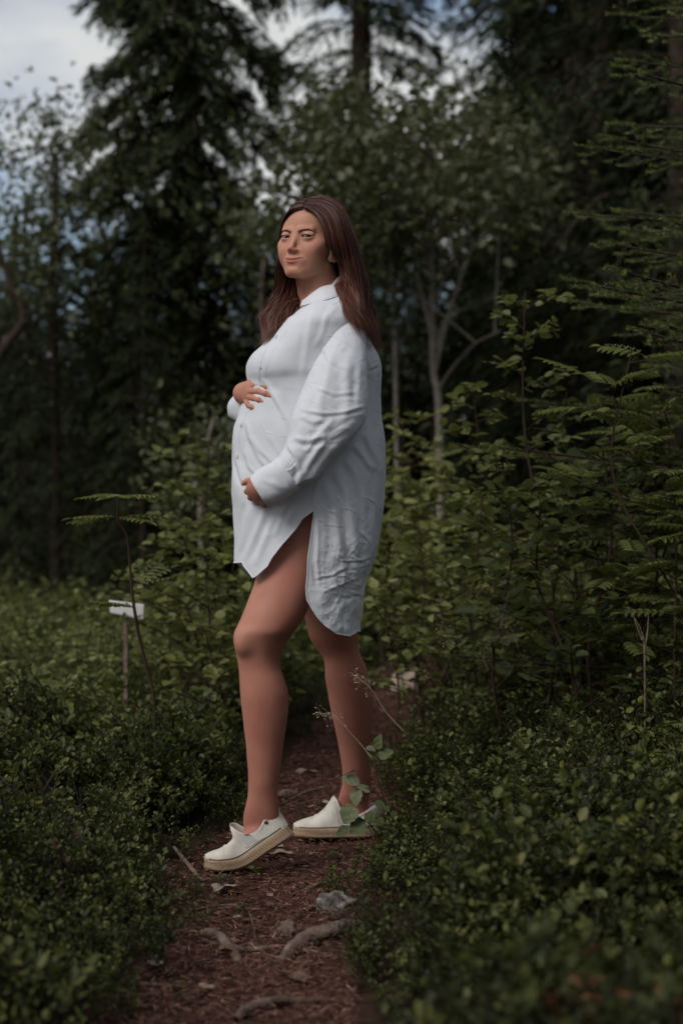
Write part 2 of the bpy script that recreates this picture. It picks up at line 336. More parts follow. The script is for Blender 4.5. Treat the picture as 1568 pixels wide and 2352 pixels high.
def ptube(name, pts, rads, mat, label, cat, group=None, lift=.004, bumpy=.2, seg=10, n=40):
    q = np.array([on_ground(x, y)+np.array([0, 0, dz]) for x, y, dz in pts]); t = np.linspace(0, 1, n); t0 = np.linspace(0, 1, len(pts)); p = sminterp(t, t0, q); r_ = sminterp(t, t0, np.array(rads, float))
    V, Fq = tube(p, r_, seg); c = np.repeat(p, seg, 0); V = c+(V-c)*(1+bumpy*fbm(V, 45, 3))[:, None]
    o = mesh_from(name, V, Fq, mat); tag(o, label, cat, group); return o
ptube('tree_root', [(640, 2215, -.005), (668, 2190, .008), (712, 2172, .018), (760, 2160, .022), (812, 2140, .012), (860, 2120, -.02)], [.008, .014, .018, .017, .015, .012], PALEB, 'thick peeling root crossing the path from the right', 'root', 'roots across the path')
ptube('tree_root', [(452, 2142, -.004), (480, 2152, .008), (510, 2170, .012), (540, 2200, .004), (560, 2215, -.012)], [.006, .011, .012, .010, .005], PALEB, 'short knobbly root poking out at the centre left of the path', 'root', 'roots across the path')
ptube('tree_root', [(425, 2145, -.004), (560, 2182, .003), (640, 2180, .004), (720, 2186, .0), (800, 2200, -.008)], [.003, .005, .006, .005, .004], PALEB, 'long thin root running across the path under the thicker one', 'root', 'roots across the path')
ptube('tree_root', [(540, 2352, .006), (570, 2335, .014), (640, 2312, .012), (720, 2298, .0), (790, 2280, -.01)], [.009, .010, .008, .006, .004], PALEB, 'pale forked root at the very bottom of the picture', 'root', 'roots across the path')
ptube('fallen_twig', [(400, 1972, .03), (428, 1998, .020), (452, 2018, .010), (470, 2030, .006)], [.004, .006, .006, .004], PALEB, 'stubby broken branch pointing at the toe of the front shoe', 'twig', 'dead twigs on the ground')
ptube('fallen_twig', [(430, 2098, .004), (500, 2092, .012), (560, 2098, .016), (580, 2125, .008), (587, 2158, .002)], [.002, .002, .002, .002, .0015], PALEB, 'thin pale twig bowed over the middle of the path', 'twig', 'dead twigs on the ground')
ptube('fallen_twig', [(672, 2058, .004), (710, 2048, .008), (740, 2034, .010)], [.003, .0045, .004], PALEB, 'short pale stick left of the grey stone', 'twig', 'dead twigs on the ground')
ptube('fallen_twig', [(655, 1862, .05), (680, 1888, .045), (705, 1915, .02), (760, 1922, .006)], [.0018, .0025, .0028, .0018], BARKD, 'dark bent twig crossing in front of the back shoe toe', 'twig', 'dead twigs on the ground')
ptube('fallen_twig', [(268, 2262, .003), (330, 2268, .008), (420, 2275, .008)], [.0025, .003, .002], PALEB, 'thin twig lying at the lower left edge of the path', 'twig', 'dead twigs on the ground')
ptube('fallen_twig', [(650, 1850, .006), (700, 1835, .02), (745, 1822, .018)], [.003, .004, .003], PALEB, 'split stick lying behind the front heel', 'twig', 'dead twigs on the ground')
ptube('fallen_twig', [(845, 1590, .03), (875, 1560, .06), (910, 1548, .07)], [.006, .007, .005], PALEB, 'bare branch leaning over the far end of the path', 'twig', 'dead twigs on the ground')
def rock(xD, yD, r, label, mat, seed, name='stone', cat='stone', group=None):
    c = on_ground(xD, yD); D, Fq = sphere(c, 1, 40, 28); V = D*np.array(r)[None]; V = V*(1+.38*fbm(D+seed, 1.6, 4)+.06*fbm(D+seed, 9, 3))[:, None]; V = V+c+np.array([0, 0, r[2]*.35])
    o = mesh_from(name, V, Fq, mat); tag(o, label, cat, group); return o
def stone_mat():
    m, n, b = principled('lichen_stone', (.2, .18, .16), .95, .1); a = noise_node(n, 30, 5, rough=.7); c = ramp(n, a.outputs['Fac'], [(.38, (.055, .045, .040)), (.5, (.17, .15, .13)), (.6, (.34, .32, .28)), (.72, (.5, .48, .43))]); n.links.new(c.outputs['Color'], b.inputs['Base Color']); bump(n, b, a.outputs['Fac'], .9, .01); return m
STO = stone_mat()
rock(772, 2090, (.044, .034, .030), 'grey lichen covered stone at the right edge of the path', STO, 3)
rock(932, 1588, (.085, .06, .07), 'pale weathered stone at the far end of the path', principled('pale_stone', (.42, .33, .26), .9, .1)[0], 8)
rock(520, 2030, (.018, .016, .016), 'dark brown knob of wood beside the pale crumpled leaf', BARK_S, 5, 'wood_chunk', 'wood')
rock(608, 1972, (.030, .018, .010), 'near black lump standing for the shade under the lifted sole', principled('sole_shade', (.018, .010, .008), .95, .05)[0], 12, 'sole_shade_lump', 'painted_shade')  # dark lump added where the gap under the sole is only shaded
rock(662, 2150, (.022, .020, .022), 'reddish wood knot between the two thick roots', PALEB, 15, 'wood_knot', 'wood')
def cone(xD, yD, ang, label):
    root = empty('spruce_cone', on_ground(xD, yD)+np.array([0, 0, .014])); tag(root, label, 'pine cone'); g = np.random.default_rng(5)
    n = 110; t = np.linspace(0, 1, n); az = np.arange(n)*2.39996; r = .013*np.sin(np.clip(t*1.02+.06, 0, 1)*math.pi)**.6; x = (t-.5)*.075
    pos = np.stack([x, r*np.cos(az)*.75, r*np.sin(az)*.75], 1); out = np.stack([np.full(n, .55), np.cos(az), np.sin(az)], 1); nr = np.stack([np.full(n, -1.), np.cos(az), np.sin(az)], 1)
    V, Fq, T = leaves('oval', pos, out, nr, .010, .0095, g.uniform(.1, .7, n)); o = mesh_from('scales', V, Fq, DEADL, root, False, {'tone': T})
    Vt, Ft = tube([(-.036, 0, 0), (0, 0, 0), (.036, 0, 0)], [.006, .009, .004], 8); mesh_from('core', Vt, Ft, BARK_S, root); root.rotation_euler = (0, 0, R(ang))
cone(658, 1835, 35, 'brown spruce cone lying on the path behind the front heel')
def curve(pts, n=24):
    pts = np.array(pts, float); return sminterp(np.linspace(0, 1, n), np.linspace(0, 1, len(pts)), pts)
def GP(xD, Y): X = (xD-784)/F_PX*Y; return np.array([X, Y, float(ground_z(X, Y))-.01])
# ------------------------------------------------------------------ trees
def spruce_mesh(seed, H=15., z0=.6, rb=1.9, top=.25, dens=1., tone=.42, gap=0., tw=.15, nb=5, hang=.5, zmax=None, step=.30, sub=4):
    """crown and trunk data of one spruce with whorled branches and hanging twigs"""
    g = np.random.default_rng(seed); lb = LB(); mb = LB(); z = z0; zmax = zmax or H
    V, Fq = tube(curve([(0, 0, -.2), (g.normal(0, .05), 0, H*.4), (g.normal(0, .08), 0, H)], 30), np.linspace(.011*H+.02, .02, 30), 9); mb.add(V, Fq, 0)
    PP, DD, NN, LL, TT = [], [], [], [], []
    while z < min(H, zmax):
        fr = 1-z/H; R_ = rb*(fr**.75)*(.35+.65*min(1, (z-z0+.5)/1.5))+top*.4
        for k in range(nb):
            if g.uniform() < gap: continue
            az = g.uniform(0, 6.28); L = R_*g.uniform(.55, 1.15); dz = g.uniform(-.10, .10); e = np.array([math.cos(az), math.sin(az), 0]); side = np.array([-math.sin(az), math.cos(az), 0])
            b_ = curve([(0, 0, z+dz), e*L*.5+[0, 0, z+dz-.05*L], e*L*.85+[0, 0, z+dz-.30*L*hang*2], e*L+[0, 0, z+dz-.26*L*hang*2]], 9)
            V, Fq = tube(b_, np.linspace(.010+.006*L, .003, 9), 4); mb.add(V, Fq, 0)
            m = int(34*L*dens)+4; t = g.uniform(.12, 1, m); p = sminterp(t, np.linspace(0, 1, 9), b_); sg = g.choice([-1, 1], m)
            ln = (.10+.38*np.sin(np.clip(1-t+.12, 0, 1)*math.pi*.8))*min(1.2, L)*g.uniform(.5, 1.1, m)
            for q in range(sub):
                f = (q+.5)/sub; o = side[None]*(sg*ln*f)[:, None]+e[None]*(ln*.55*f)[:, None]+np.array([0, 0, -1.])*(ln*f**1.5*hang)[:, None]
                d = side[None]*(sg*.8)[:, None]+e[None]*.7+np.array([0, 0, -1.])*(hang*f+.1)+g.normal(0, .35, (m, 3))
                PP.append(p+o); DD.append(d); NN.append(np.array([0, 0, 1.])+g.normal(0, .5, (m, 3))); LL.append(tw*g.uniform(.6, 1.25, m)); TT.append(np.clip(tone+.22*(t-.5)+g.normal(0, .16, m)+.10*q/sub, 0, 1))
        z += step*g.uniform(.7, 1.3)
    Pp = np.concatenate(PP); L = np.concatenate(LL)
    V, Fq, T = leaves('spray2', Pp, np.concatenate(DD), np.concatenate(NN), L, L*.30, np.concatenate(TT))
    c = mesh_from('crown', V, Fq, SPRN, None, False, {'tone': T}); t = mesh_from('trunk', *mb.data()[:2], BARK_S)
    return t, c
def place(name, parts, loc, rz, s, label, cat, group, first):
    root = empty(name, loc); root.rotation_euler.z = rz; root.scale = (s, s, s); tag(root, label, cat, group)
    for p_ in parts:
        o = p_ if first else p_.copy()
        if not first: C.objects.link(o)
        o.parent = root
    return root
VAR = [spruce_mesh(1, 14, .9, .95, dens=2.6, tone=.40, hang=.85, nb=9, step=.20, tw=.095, zmax=7.5, sub=6), spruce_mesh(2, 13, .5, 2.2, dens=1.15, tone=.36, hang=.55, tw=.14), spruce_mesh(3, 16, .4, 2.1, dens=1.05, tone=.38, hang=.6, step=.34, tw=.14), spruce_mesh(4, 15, .8, 1.15, dens=1.9, tone=.38, hang=.6, step=.30, tw=.11, zmax=9.5, sub=5)]
used = [False]*4
def sp(v, xD, Y, s, rz, label, group='spruces of the dark wood behind the clearing'):
    X = (xD-784)/F_PX*Y; r_ = place('spruce_tree', VAR[v], (X, Y, float(ground_z(X, Y))-.1), rz, s, label, 'spruce', group, not used[v]); used[v] = True; return r_
sp(0, 425, 14, .95, .3, 'tall hanging spruce against the open sky left of centre')
sp(1, 60, 15.5, .30, 1.0, 'short pointed spruce with its top in the sky at far left'); sp(2, 130, 12.8, .26, 2.0, 'small spruce on the left in front of the short pointed one')
sp(1, 330, 12.2, .24, 4.0, 'low drooping spruce at the foot of the tall hanging one'); sp(1, -120, 13.5, .30, 3.0, 'spruce whose branches enter at the left edge'); sp(2, 520, 15, .30, 5.0, 'low spruce filling the gap right of the tall hanging trunk')
sp(3, 830, 17.5, 1.0, 1.5, 'tall spruce with its trunk above her head'); sp(3, 1190, 18, .95, 2.6, 'tall spruce right of the bright hole in the canopy'); sp(3, 1330, 17, 1.1, .9, 'tall spruce behind the grey forked tree at right')
sp(2, 1400, 15, .9, 3.5, 'tall spruce over the right thicket'); sp(1, 1560, 12.5, .9, 5.1, 'tall dark spruce on the right edge'); sp(3, 1440, 21, 1.2, 4.4, 'spruce glimpsed between the two at upper right')
g = np.random.default_rng(44)
for i, (x, Y, v, s) in enumerate([(700, 20, 2, .30), (960, 19, 1, .36), (1130, 21, 2, .40), (880, 22, 2, .36), (1500, 19, 0, .85), (1700, 15, 2, .9), (1260, 23, 1, .6), (760, 24, 1, .36), (560, 22, 1, .24), (430, 20, 2, .22), (180, 19, 1, .22), (20, 18, 2, .22), (-90, 21, 2, .30), (300, 23, 0, .25), (1050, 25, 2, .40), (1420, 25, 1, .9), (1620, 22, 2, .9), (640, 17, 1, .30), (-60, 16, 1, .28), (40, 14, 2, .20), (110, 17, 1, .25), (210, 14, 2, .19), (270, 17, 1, .25), (370, 18, 2, .23), (480, 17, 1, .24), (-20, 20, 2, .27), (150, 21, 1, .30), (390, 15, 1, .20), (560, 19, 2, .22), (240, 20, 2, .26)]):
    sp(v, x, Y, s, g.uniform(0, 6.28), 'dark spruce standing deep in the black wood behind', 'spruces lost in the black of the wood')
g = np.random.default_rng(45)
for i in range(38):
    x = -140+i*50+g.uniform(-22, 22); Y = g.uniform(18, 27); z = interp(x, [0, 500, 700, 1100, 1500, 1700], [4.0, 3.2, 4.4, 4.8, 7.5, 9.0])*g.uniform(.85, 1.1)*Y/20; v = int(g.integers(1, 3)); sp(v, x, Y, z/(13 if v == 1 else 16), g.uniform(0, 6.28), 'dark spruce standing deep in the black wood behind', 'spruces lost in the black of the wood')
for i, (X, Y, v, s) in enumerate([(-5.6, 14, 1, .45), (-7.0, 17, 2, .5), (-5.0, 19, 1, .5), (-8.5, 14.5, 2, .6), (-9, 19, 1, .8), (-6.4, 22, 2, .6), (-11, 16, 1, .9), (-7.6, 11.5, 2, .45), (7.2, 14, 1, .9), (6.2, 11, 2, .7), (8.6, 17, 2, .9), (9.5, 13, 1, 1.0)]):
    place('spruce_tree', VAR[v], (X, Y, float(ground_z(X, Y))-.1), i*1.7, s, 'unseen spruce of the wood round the clearing, added for its shade', 'spruce', 'spruces outside the picture', False)
# unseen spruces carry the wood on round the photographer, added to shade the foreground
for i, (X, Y, v, s) in enumerate([(4.6, 7.5, 1, .75), (4.4, 4.2, 1, .6), (2.2, 1.2, 1, .5), (6, 1, 1, .9), (2.9, 2.6, 1, .45), (.9, -.9, 2, .36), (1.3, -1.9, 1, .55), (-1.1, -2.0, 2, .40), (-1.6, .5, 1, .24), (-3.2, -1.4, 2, .45)]):
    r_ = place('spruce_tree', VAR[v], (X, Y, float(ground_z(X, Y))-.1), i*1.3, s, 'unseen spruce of the wood round the clearing, added for its shade', 'spruce', 'spruces outside the picture', False)
# ---- grey forked tree with a wide leafy crown
def forked_tree():
    Y = 11.5; b_ = GP(1012, Y); root = empty('forked_tree', b_); tag(root, 'grey forked tree spreading a wide olive leafy crown over her', 'tree'); g = np.random.default_rng(6); mb = LB(); lb = LB()
    def q(x, y, dy=0.): return P(x, y, Y+dy)-b_
    stems = [([q(1018, 1060), q(1008, 960), q(996, 860), q(992, 760), q(993, 640), q(990, 540), q(985, 420), (q(975, 280))], .028, .011), ([q(994, 790), q(975, 700), q(955, 620), q(938, 540), q(900, 440, -.3), q(840, 330, -.5)], .017, .008), ([q(1000, 850), q(1015, 780), q(1040, 690), q(1072, 600), q(1110, 500, .3), q(1150, 380, .4)], .016, .008),
             ([q(1000, 800), q(1020, 740), q(1060, 712), q(1120, 690, .5), q(1180, 600, .6)], .010, .005), ([q(1003, 900), q(1035, 850), q(1090, 790, -.3), q(1150, 760, -.5)], .010, .005), ([q(995, 700), q(1015, 650), q(1050, 590), q(1080, 520, -.4)], .010, .005), ([q(992, 620), q(930, 480, .5), q(820, 400, .9), q(720, 360, 1.0)], .020, .008)]
    stems[0][0][0] = np.zeros(3)
    for p, r0, r1 in stems: c_ = curve(p, 26); V, Fq = tube(c_, np.linspace(r0, r1, 26), 7); mb.add(V, Fq, 0)
    # leaf clumps through the crown volume
    cl = []
    for k in range(640):
        x = g.uniform(520, 1230); y = g.uniform(150, 760); top = interp(x, [520, 600, 700, 760, 850, 930, 1000, 1100, 1180, 1230], [640, 500, 300, 200, 270, 200, 180, 250, 340, 430]); bot = interp(x, [520, 650, 900, 950, 1050, 1230], [600, 720, 600, 540, 560, 600])
        if y < top or y > bot or mnoise.fractal(Vector((x/150, y/150, 3.3)), 1.0, 2.0, 3) < -.05: continue
        cl.append(q(x, y, g.uniform(-1.3, 1.3)))
    cl = np.array(cl)
    for c in cl:
        m = int(g.uniform(18, 75)); p = c+g.normal(0, 1, (m, 3))*np.array([.17, .17, .12]); d = rvec(g, m)*.8+np.array([0, 0, -.35]); L = g.uniform(.045, .075, m)
        lb.add(*leaves('oval', p, d, unit(np.stack([g.normal(0, .5, m), g.normal(0, .5, m), np.ones(m)], 1)), L, L*.72, np.clip(.48+g.normal(0, .10)+g.normal(0, .20, m), 0, 1)))
        i = g.integers(0, len(stems)); s0 = curve(stems[i][0], 26)[g.integers(12, 26)]
        if np.linalg.norm(s0-c) < 1.0: V, Fq = tube(curve([s0, (s0+c)/2+[0, 0, .05], c], 5), np.linspace(.008, .003, 5), 3); mb.add(V, Fq, 0)
    mesh_from('trunk', *mb.data()[:2], BARK_G, root); V, Fq, T = lb.data(); mesh_from('crown', V, Fq, CROWN, root, False, {'tone': T})
forked_tree()
def thin_tree(name, label, pts, Y, r0, crown, seed, mat=BARK_G, n=60, spread=.28, ls=.05, tone=.5, lm=None):
    b_ = GP(pts[0][0], Y); root = empty(name, b_); tag(root, label, 'tree'); g = np.random.default_rng(seed); c_ = curve([b_]+[P(x, y, Y) for x, y in pts[1:]], 24)-b_; V, Fq = tube(c_, np.linspace(r0, r0*.35, 24), 6); mesh_from('trunk', V, Fq, mat, root)
    lb = LB()
    for k in range(n):
        x = g.uniform(crown[0], crown[2]); y = g.uniform(crown[1], crown[3]); c = P(x, y, Y+g.uniform(-.6, .6))-b_; m = int(g.uniform(12, 30)); p = c+g.normal(0, spread*.5, (m, 3)); L = g.uniform(.7, 1.2, m)*ls
        lb.add(*leaves('oval', p, rvec(g, m)+np.array([0, 0, -.3]), unit(np.stack([g.normal(0, .5, m), g.normal(0, .5, m), np.ones(m)], 1)), L, L*.65, np.clip(tone+g.normal(0, .18, m), 0, 1)))
    V, Fq, T = lb.data(); mesh_from('crown', V, Fq, lm or CROWN, root, False, {'tone': T})
thin_tree('slim_tree', 'thin pale trunk with few leaves right of her shoulder', [(915, 1000), (908, 850), (902, 700), (898, 560)], 12, .022, (860, 560, 980, 830), 12, n=26, spread=.25)
thin_tree('slim_tree', 'slender reddish trunk with a light feathery crown at far left', [(135, 1200), (130, 900), (118, 700), (125, 480), (120, 330)], 13, .04, (0, 250, 260, 760), 13, mat=bark_mat('red_bark', (.07, .03, .022), (.13, .06, .045)), n=110, spread=.34, ls=.055, tone=.55)
thin_tree('crooked_tree', 'crooked dark trunk bending in from the left edge', [(-60, 1150), (-30, 900), (55, 735), (25, 650), (0, 580), (-30, 480)], 12, .045, (-120, 380, 120, 700), 14, mat=BARK_S, n=50, spread=.3, ls=.055)
thin_tree('birch_tree', 'bushy birch of small light leaves behind her left side', [(640, 1200), (620, 900), (600, 700), (610, 560)], 13.5, .03, (520, 560, 720, 780), 15, n=60, spread=.32, ls=.055, tone=.55)
thin_tree('hazel_bush', 'olive green bush rising over the bushes left of her belly', [(470, 1250), (460, 1150), (470, 1050), (490, 960)], 9.5, .02, (380, 960, 560, 1180), 16, n=50, spread=.22, ls=.05, tone=.45)
# ---- near spruce at right with lime shoots, needles modelled
def near_spruce():
    b_ = np.array([1.78, 5.8, float(ground_z(1.78, 5.8))]); root = empty('young_spruce', b_); tag(root, 'young spruce with lime green shoot tips reaching in from the right', 'spruce'); g = np.random.default_rng(8); mb = LB(); lb = LB()
    V, Fq = tube(curve([(0, 0, 0), (.02, 0, 1.7), (0, 0, 3.6)], 12), np.linspace(.05, .01, 12), 8); mb.add(V, Fq, 0)
    def twig(p0, d, L, tn, r=.011):
        d = d/np.linalg.norm(d); p1 = p0+d*L; V, Fq = tube(np.array([p0, p1]), [.0022, .0012], 4); mb.add(V, Fq, 0); m = int(L/.0016); t = np.linspace(0, 1, m)+g.uniform(0, .01, m); az = np.arange(m)*2.4
        a = np.cross(d, [0, 0, 1.]); a /= np.linalg.norm(a)+1e-9; bb = np.cross(d, a); o = a*np.cos(az)[:, None]+bb*(np.sin(az)*.8)[:, None]; lb.add(*leaves('needle', p0+d*L*t[:, None], o+d*.75, rvec(g, m), r*1.3*g.uniform(.8, 1.1, m), .0021, np.clip(tn+.10*t+g.normal(0, .06, m), 0, 1)))
    for z in np.arange(.35, 3.5, .17):
        R_ = 1.35*(1-z/3.9)**.7+.1
        for k in range(7):
            az = math.pi+g.uniform(-1.5, 1.9) if k < 6 else g.uniform(0, 6.28); L = R_*g.uniform(.7, 1.15); e = np.array([math.cos(az), math.sin(az), 0]); side = np.array([-e[1], e[0], 0]); br = curve([(0, 0, z), e*L*.5+[0, 0, z-.03], e*L+[0, 0, z+.02*L]], 10); V, Fq = tube(br, np.linspace(.010, .003, 10), 4); mb.add(V, Fq, 0)
            if L < .3: continue
            for t in np.arange(.35, 1.0, .095/L):
                p = sminterp(np.array([t]), np.linspace(0, 1, 10), br)[0]
                for s_ in (1, -1):
                    l_ = .26*(1.08-t)*g.uniform(.6, 1.2)+.05; d = side*s_*.8+e*.75+[0, 0, g.normal(.0, .15)]; twig(p, d, l_, .45+.2*t); 
                    if l_ > .12 and g.uniform() < .6: q = p+unit(d)*l_*.5; twig(q, d+e*.9, l_*.5, .6)
                    if g.uniform() < .8: twig(p+unit(d)*l_*.96, d+[0, 0, .25], .035, .98, .009)
            twig(br[-1]-e*.05, e+[0, 0, .1], .11, .95)
    mesh_from('trunk', *mb.data()[:2], BARK_S, root); V, Fq, T = lb.data(); mesh_from('needles', V, Fq, leaf_mat('lime_needle', [(0, (.022, .034, .010)), (.5, (.055, .078, .018)), (.8, (.10, .135, .028)), (1, (.20, .25, .045))], .2, .45, (.1, .16, .02), .4), root, False, {'tone': T})
    print('near spruce quads', len(Fq))
near_spruce()
# ------------------------------------------------------------------ saplings
LEAF_ME = {}
def leaf_objs(root, kind, pos, d, nrm, L, Wd, tone, mat):
    """every leaf an object of its own, sharing a few meshes"""
    d = unit(d); s_ = unit(np.cross(nrm, d)); n_ = np.cross(d, s_)
    for i in range(len(pos)):
        q = int(np.clip(tone[i]*8, 0, 7)); key = (kind, q, mat.name)
        if key not in LEAF_ME:
            T, Fq = LT[kind]; o = mesh_from('leaf', T, Fq, mat, None, True, {'tone': np.full(len(T), (q+.5)/8)}); LEAF_ME[key] = o.data; bpy.data.objects.remove(o)
        o = bpy.data.objects.new('leaf', LEAF_ME[key]); C.objects.link(o); o.parent = root
        M = Matrix.Identity(4)
        for r_ in range(3): M[r_][0] = d[i, r_]*L[i]; M[r_][1] = s_[i, r_]*Wd[i]; M[r_][2] = n_[i, r_]*L[i]; M[r_][3] = pos[i, r_]
        o.matrix_basis = M
def sapling(name, label, cat, group, base, top, lean=0., nb=14, bl=.35, leaf='round', ls=.045, lpb=9, seed=0, tone=.5, rad=.006, start=.25, droop=0.1, mat=None, path=None, flat=.5, single=False):
    """one young broadleaf plant: stem and branches in one part, leaves in another"""
    g = np.random.default_rng(seed); base = np.array(base, float); top = np.array(top, float)
    root = empty(name, base); tag(root, label, cat, group); H = np.linalg.norm(top-base)
    if path is None:
        side = np.array([g.normal(0, .06), g.normal(0, .06), 0])*H; pts = [np.zeros(3), (top-base)*.35+side, (top-base)*.7-side*.4, top-base]
    else: pts = [np.array(p)-base for p in path]
    st = curve(pts); mb = LB(); lb = LB()
    V, Fq = tube(st, np.linspace(rad, rad*.35, len(st)), 6); mb.add(V, Fq, 0)
    segs = [(st, 1.)]
    for k in range(nb):
        t = start+(1-start)*(k+g.uniform(0, .8))/nb; p0 = sminterp(np.array([t]), np.linspace(0, 1, len(st)), st)[0]
        az = k*2.4+g.uniform(-.4, .4); L = bl*(1.15-.75*t)*g.uniform(.6, 1.2); el = g.uniform(.15, .75)
        d = np.array([math.cos(az)*math.cos(el), math.sin(az)*math.cos(el), math.sin(el)]); p1 = p0+d*L*.55; p2 = p0+d*L+np.array([0, 0, -droop*L])
        b_ = curve([p0, p1, p2], 8); V, Fq = tube(b_, np.linspace(rad*.42, rad*.18, 8), 4); mb.add(V, Fq, 0); segs.append((b_, L/bl))
        for q in range(2):
            i = g.integers(2, 7); az2 = az+g.choice([-1, 1])*g.uniform(.5, 1.1); L2 = L*g.uniform(.25, .5); e = b_[i]+np.array([math.cos(az2)*L2, math.sin(az2)*L2, L2*g.uniform(0, .5)]); c_ = curve([b_[i], (b_[i]+e)/2, e], 5)
            V, Fq = tube(c_, rad*.16, 3); mb.add(V, Fq, 0); segs.append((c_, .4))
    big = []
    for i_, (s_, wgt) in enumerate(segs):
        m = max(3, int(lpb*(wgt if i_ else 1.0)))
        if leaf == 'rowan':
            m = max(1, m//4) if i_ else 5
            for q in range(m):
                t = g.uniform(.35, 1) if i_ else .55+.45*q/m; p = sminterp(np.array([t]), np.linspace(0, 1, len(s_)), s_)[0]; az = g.uniform(0, 6.28); b1 = LB() if single else lb; rowan_leaf(b1, g, p, az, ls, tone, el=g.uniform(-.1, .6))
                if single: b1.mesh('leaf', mat or BROADL, root)
        else:
            t = g.uniform(.2 if i_ else .45, 1, m); p = sminterp(t, np.linspace(0, 1, len(s_)), s_); az = g.uniform(0, 6.28, m); out = np.stack([np.cos(az), np.sin(az), g.normal(.05, .35, m)], 1)
            p = p+unit(out)*ls*.3*g.uniform(.3, 1, m)[:, None]
            nr = unit(np.stack([g.normal(0, flat, m), g.normal(0, flat, m), np.ones(m)], 1)); L = ls*g.uniform(.65, 1.2, m)
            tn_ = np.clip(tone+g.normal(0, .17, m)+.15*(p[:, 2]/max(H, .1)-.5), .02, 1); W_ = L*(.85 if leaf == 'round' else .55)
            if single: big.append((p, out, nr, L, W_, tn_))
            else: lb.add(*leaves(leaf, p, out, nr, L, W_, tn_))
    mesh_from('stem', *mb.data()[:2], BARKD, root)
    if big:
        p, out, nr, L, W_, tn_ = (np.concatenate(q) for q in zip(*big)); od = np.argsort(p[:, 1]); a_ = od[:290]; b_ = od[290:]
        leaf_objs(root, leaf, p[a_], out[a_], nr[a_], L[a_], W_[a_], tn_[a_], mat or BROADL)
        if len(b_): lb.add(*leaves(leaf, p[b_], out[b_], nr[b_], L[b_], W_[b_], tn_[b_]))
    if lb.n: V, Fq, T = lb.data(); o = mesh_from('foliage', V, Fq, mat or BROADL, root, False, {'tone': T}); tag(o, kind='stuff' if big else None)
    return root
def rowan_leaf(lb, g, p, az, ls, tone, el=.2, pairs=6, droop=.35, flatn=None):
    """a pinnate leaf: 6 pairs of leaflets and one at the tip"""
    L = ls*3.6; d = np.array([math.cos(az)*math.cos(el), math.sin(az)*math.cos(el), math.sin(el)]); t = np.linspace(.22, 1, pairs+1); pts = p+d*L*t[:, None]+np.array([0, 0, -1.])*droop*L*.5*t[:, None]**2
    tan = unit(np.gradient(pts, axis=0)); sd = unit(np.cross(tan, np.array([0, 0, 1.])+g.normal(0, .15, 3))); up = np.cross(sd, tan)
    P0, D_, Nn, Ln = [], [], [], []
    for i in range(pairs):
        for s_ in (1, -1): P0.append(pts[i]); D_.append(sd[i]*s_+tan[i]*.45-np.array([0, 0, .10])); Nn.append(up[i]+sd[i]*s_*g.normal(0, .12)); Ln.append(ls*(.75+.35*math.sin((i+1)/pairs*2.6)))
    P0.append(pts[-1]); D_.append(tan[-1]); Nn.append(up[-1]); Ln.append(ls*.9)
    n = len(P0); Ln = np.array(Ln); lb.add(*leaves('oval', np.array(P0), np.array(D_), np.array(Nn), Ln, Ln*.34, np.clip(tone+g.normal(0, .10, n), 0, 1)))
    V, Fq = tube(np.vstack([p, pts]), .0011, 3); lb.add(V, Fq, .3)
# --- the slender rowan at left
def left_rowan():
    Y = 4.95; b_ = GP(362, Y); root = empty('rowan_sapling', b_); tag(root, 'slender young rowan with two tiers of feathery leaves at the left', 'sapling', 'young rowans'); g = np.random.default_rng(2)
    pts = [P(x, y, Y) for x, y in ((362, 1690), (355, 1620), (338, 1540), (318, 1450), (305, 1370), (300, 1310), (296, 1260), (290, 1225), (272, 1196), (272, 1160), (272, 1135))]; pts[0] = b_
    st = curve(pts, 40)-b_; mb = LB(); V, Fq = tube(st, np.linspace(.0060, .0026, 40), 7); mb.add(V, Fq, 0); lb = LB()
    def lf(x, y, az, el, ls=.034, dr=.25, tn=.62, pr=6): q = LB(); rowan_leaf(q, g, P(x, y, Y)-b_, az, ls, tn, el, pr, dr); q.mesh('leaf', BROADL, root)
    for az in (0.15, 3.0, 2.3, .9, 4.4, 5.3): lf(272, 1140, az, g.uniform(.05, .35), .030)
    for az in (3.3, 2.9, .1, .5, 3.9, 5.6): lf(270, 1188, az, g.uniform(.0, .15), .036)
    for az in (3.25, 2.7, 4.2): lf(300, 1395, az, g.uniform(.1, .3), .034)
    for az, el in ((.2, .55), (-.2, .35), (.8, .7)): lf(303, 1350, az, el, .036, .2, .5)
    for (a, b2) in (((272, 1196), (252, 1180)), ((305, 1395), (290, 1385))): V, Fq = tube(curve([P(*a, Y)-b_, P(*b2, Y)-b_], 4), .0018, 4); mb.add(V, Fq, 0)
    mesh_from('stem', *mb.data()[:2], BARKD, root)
left_rowan()
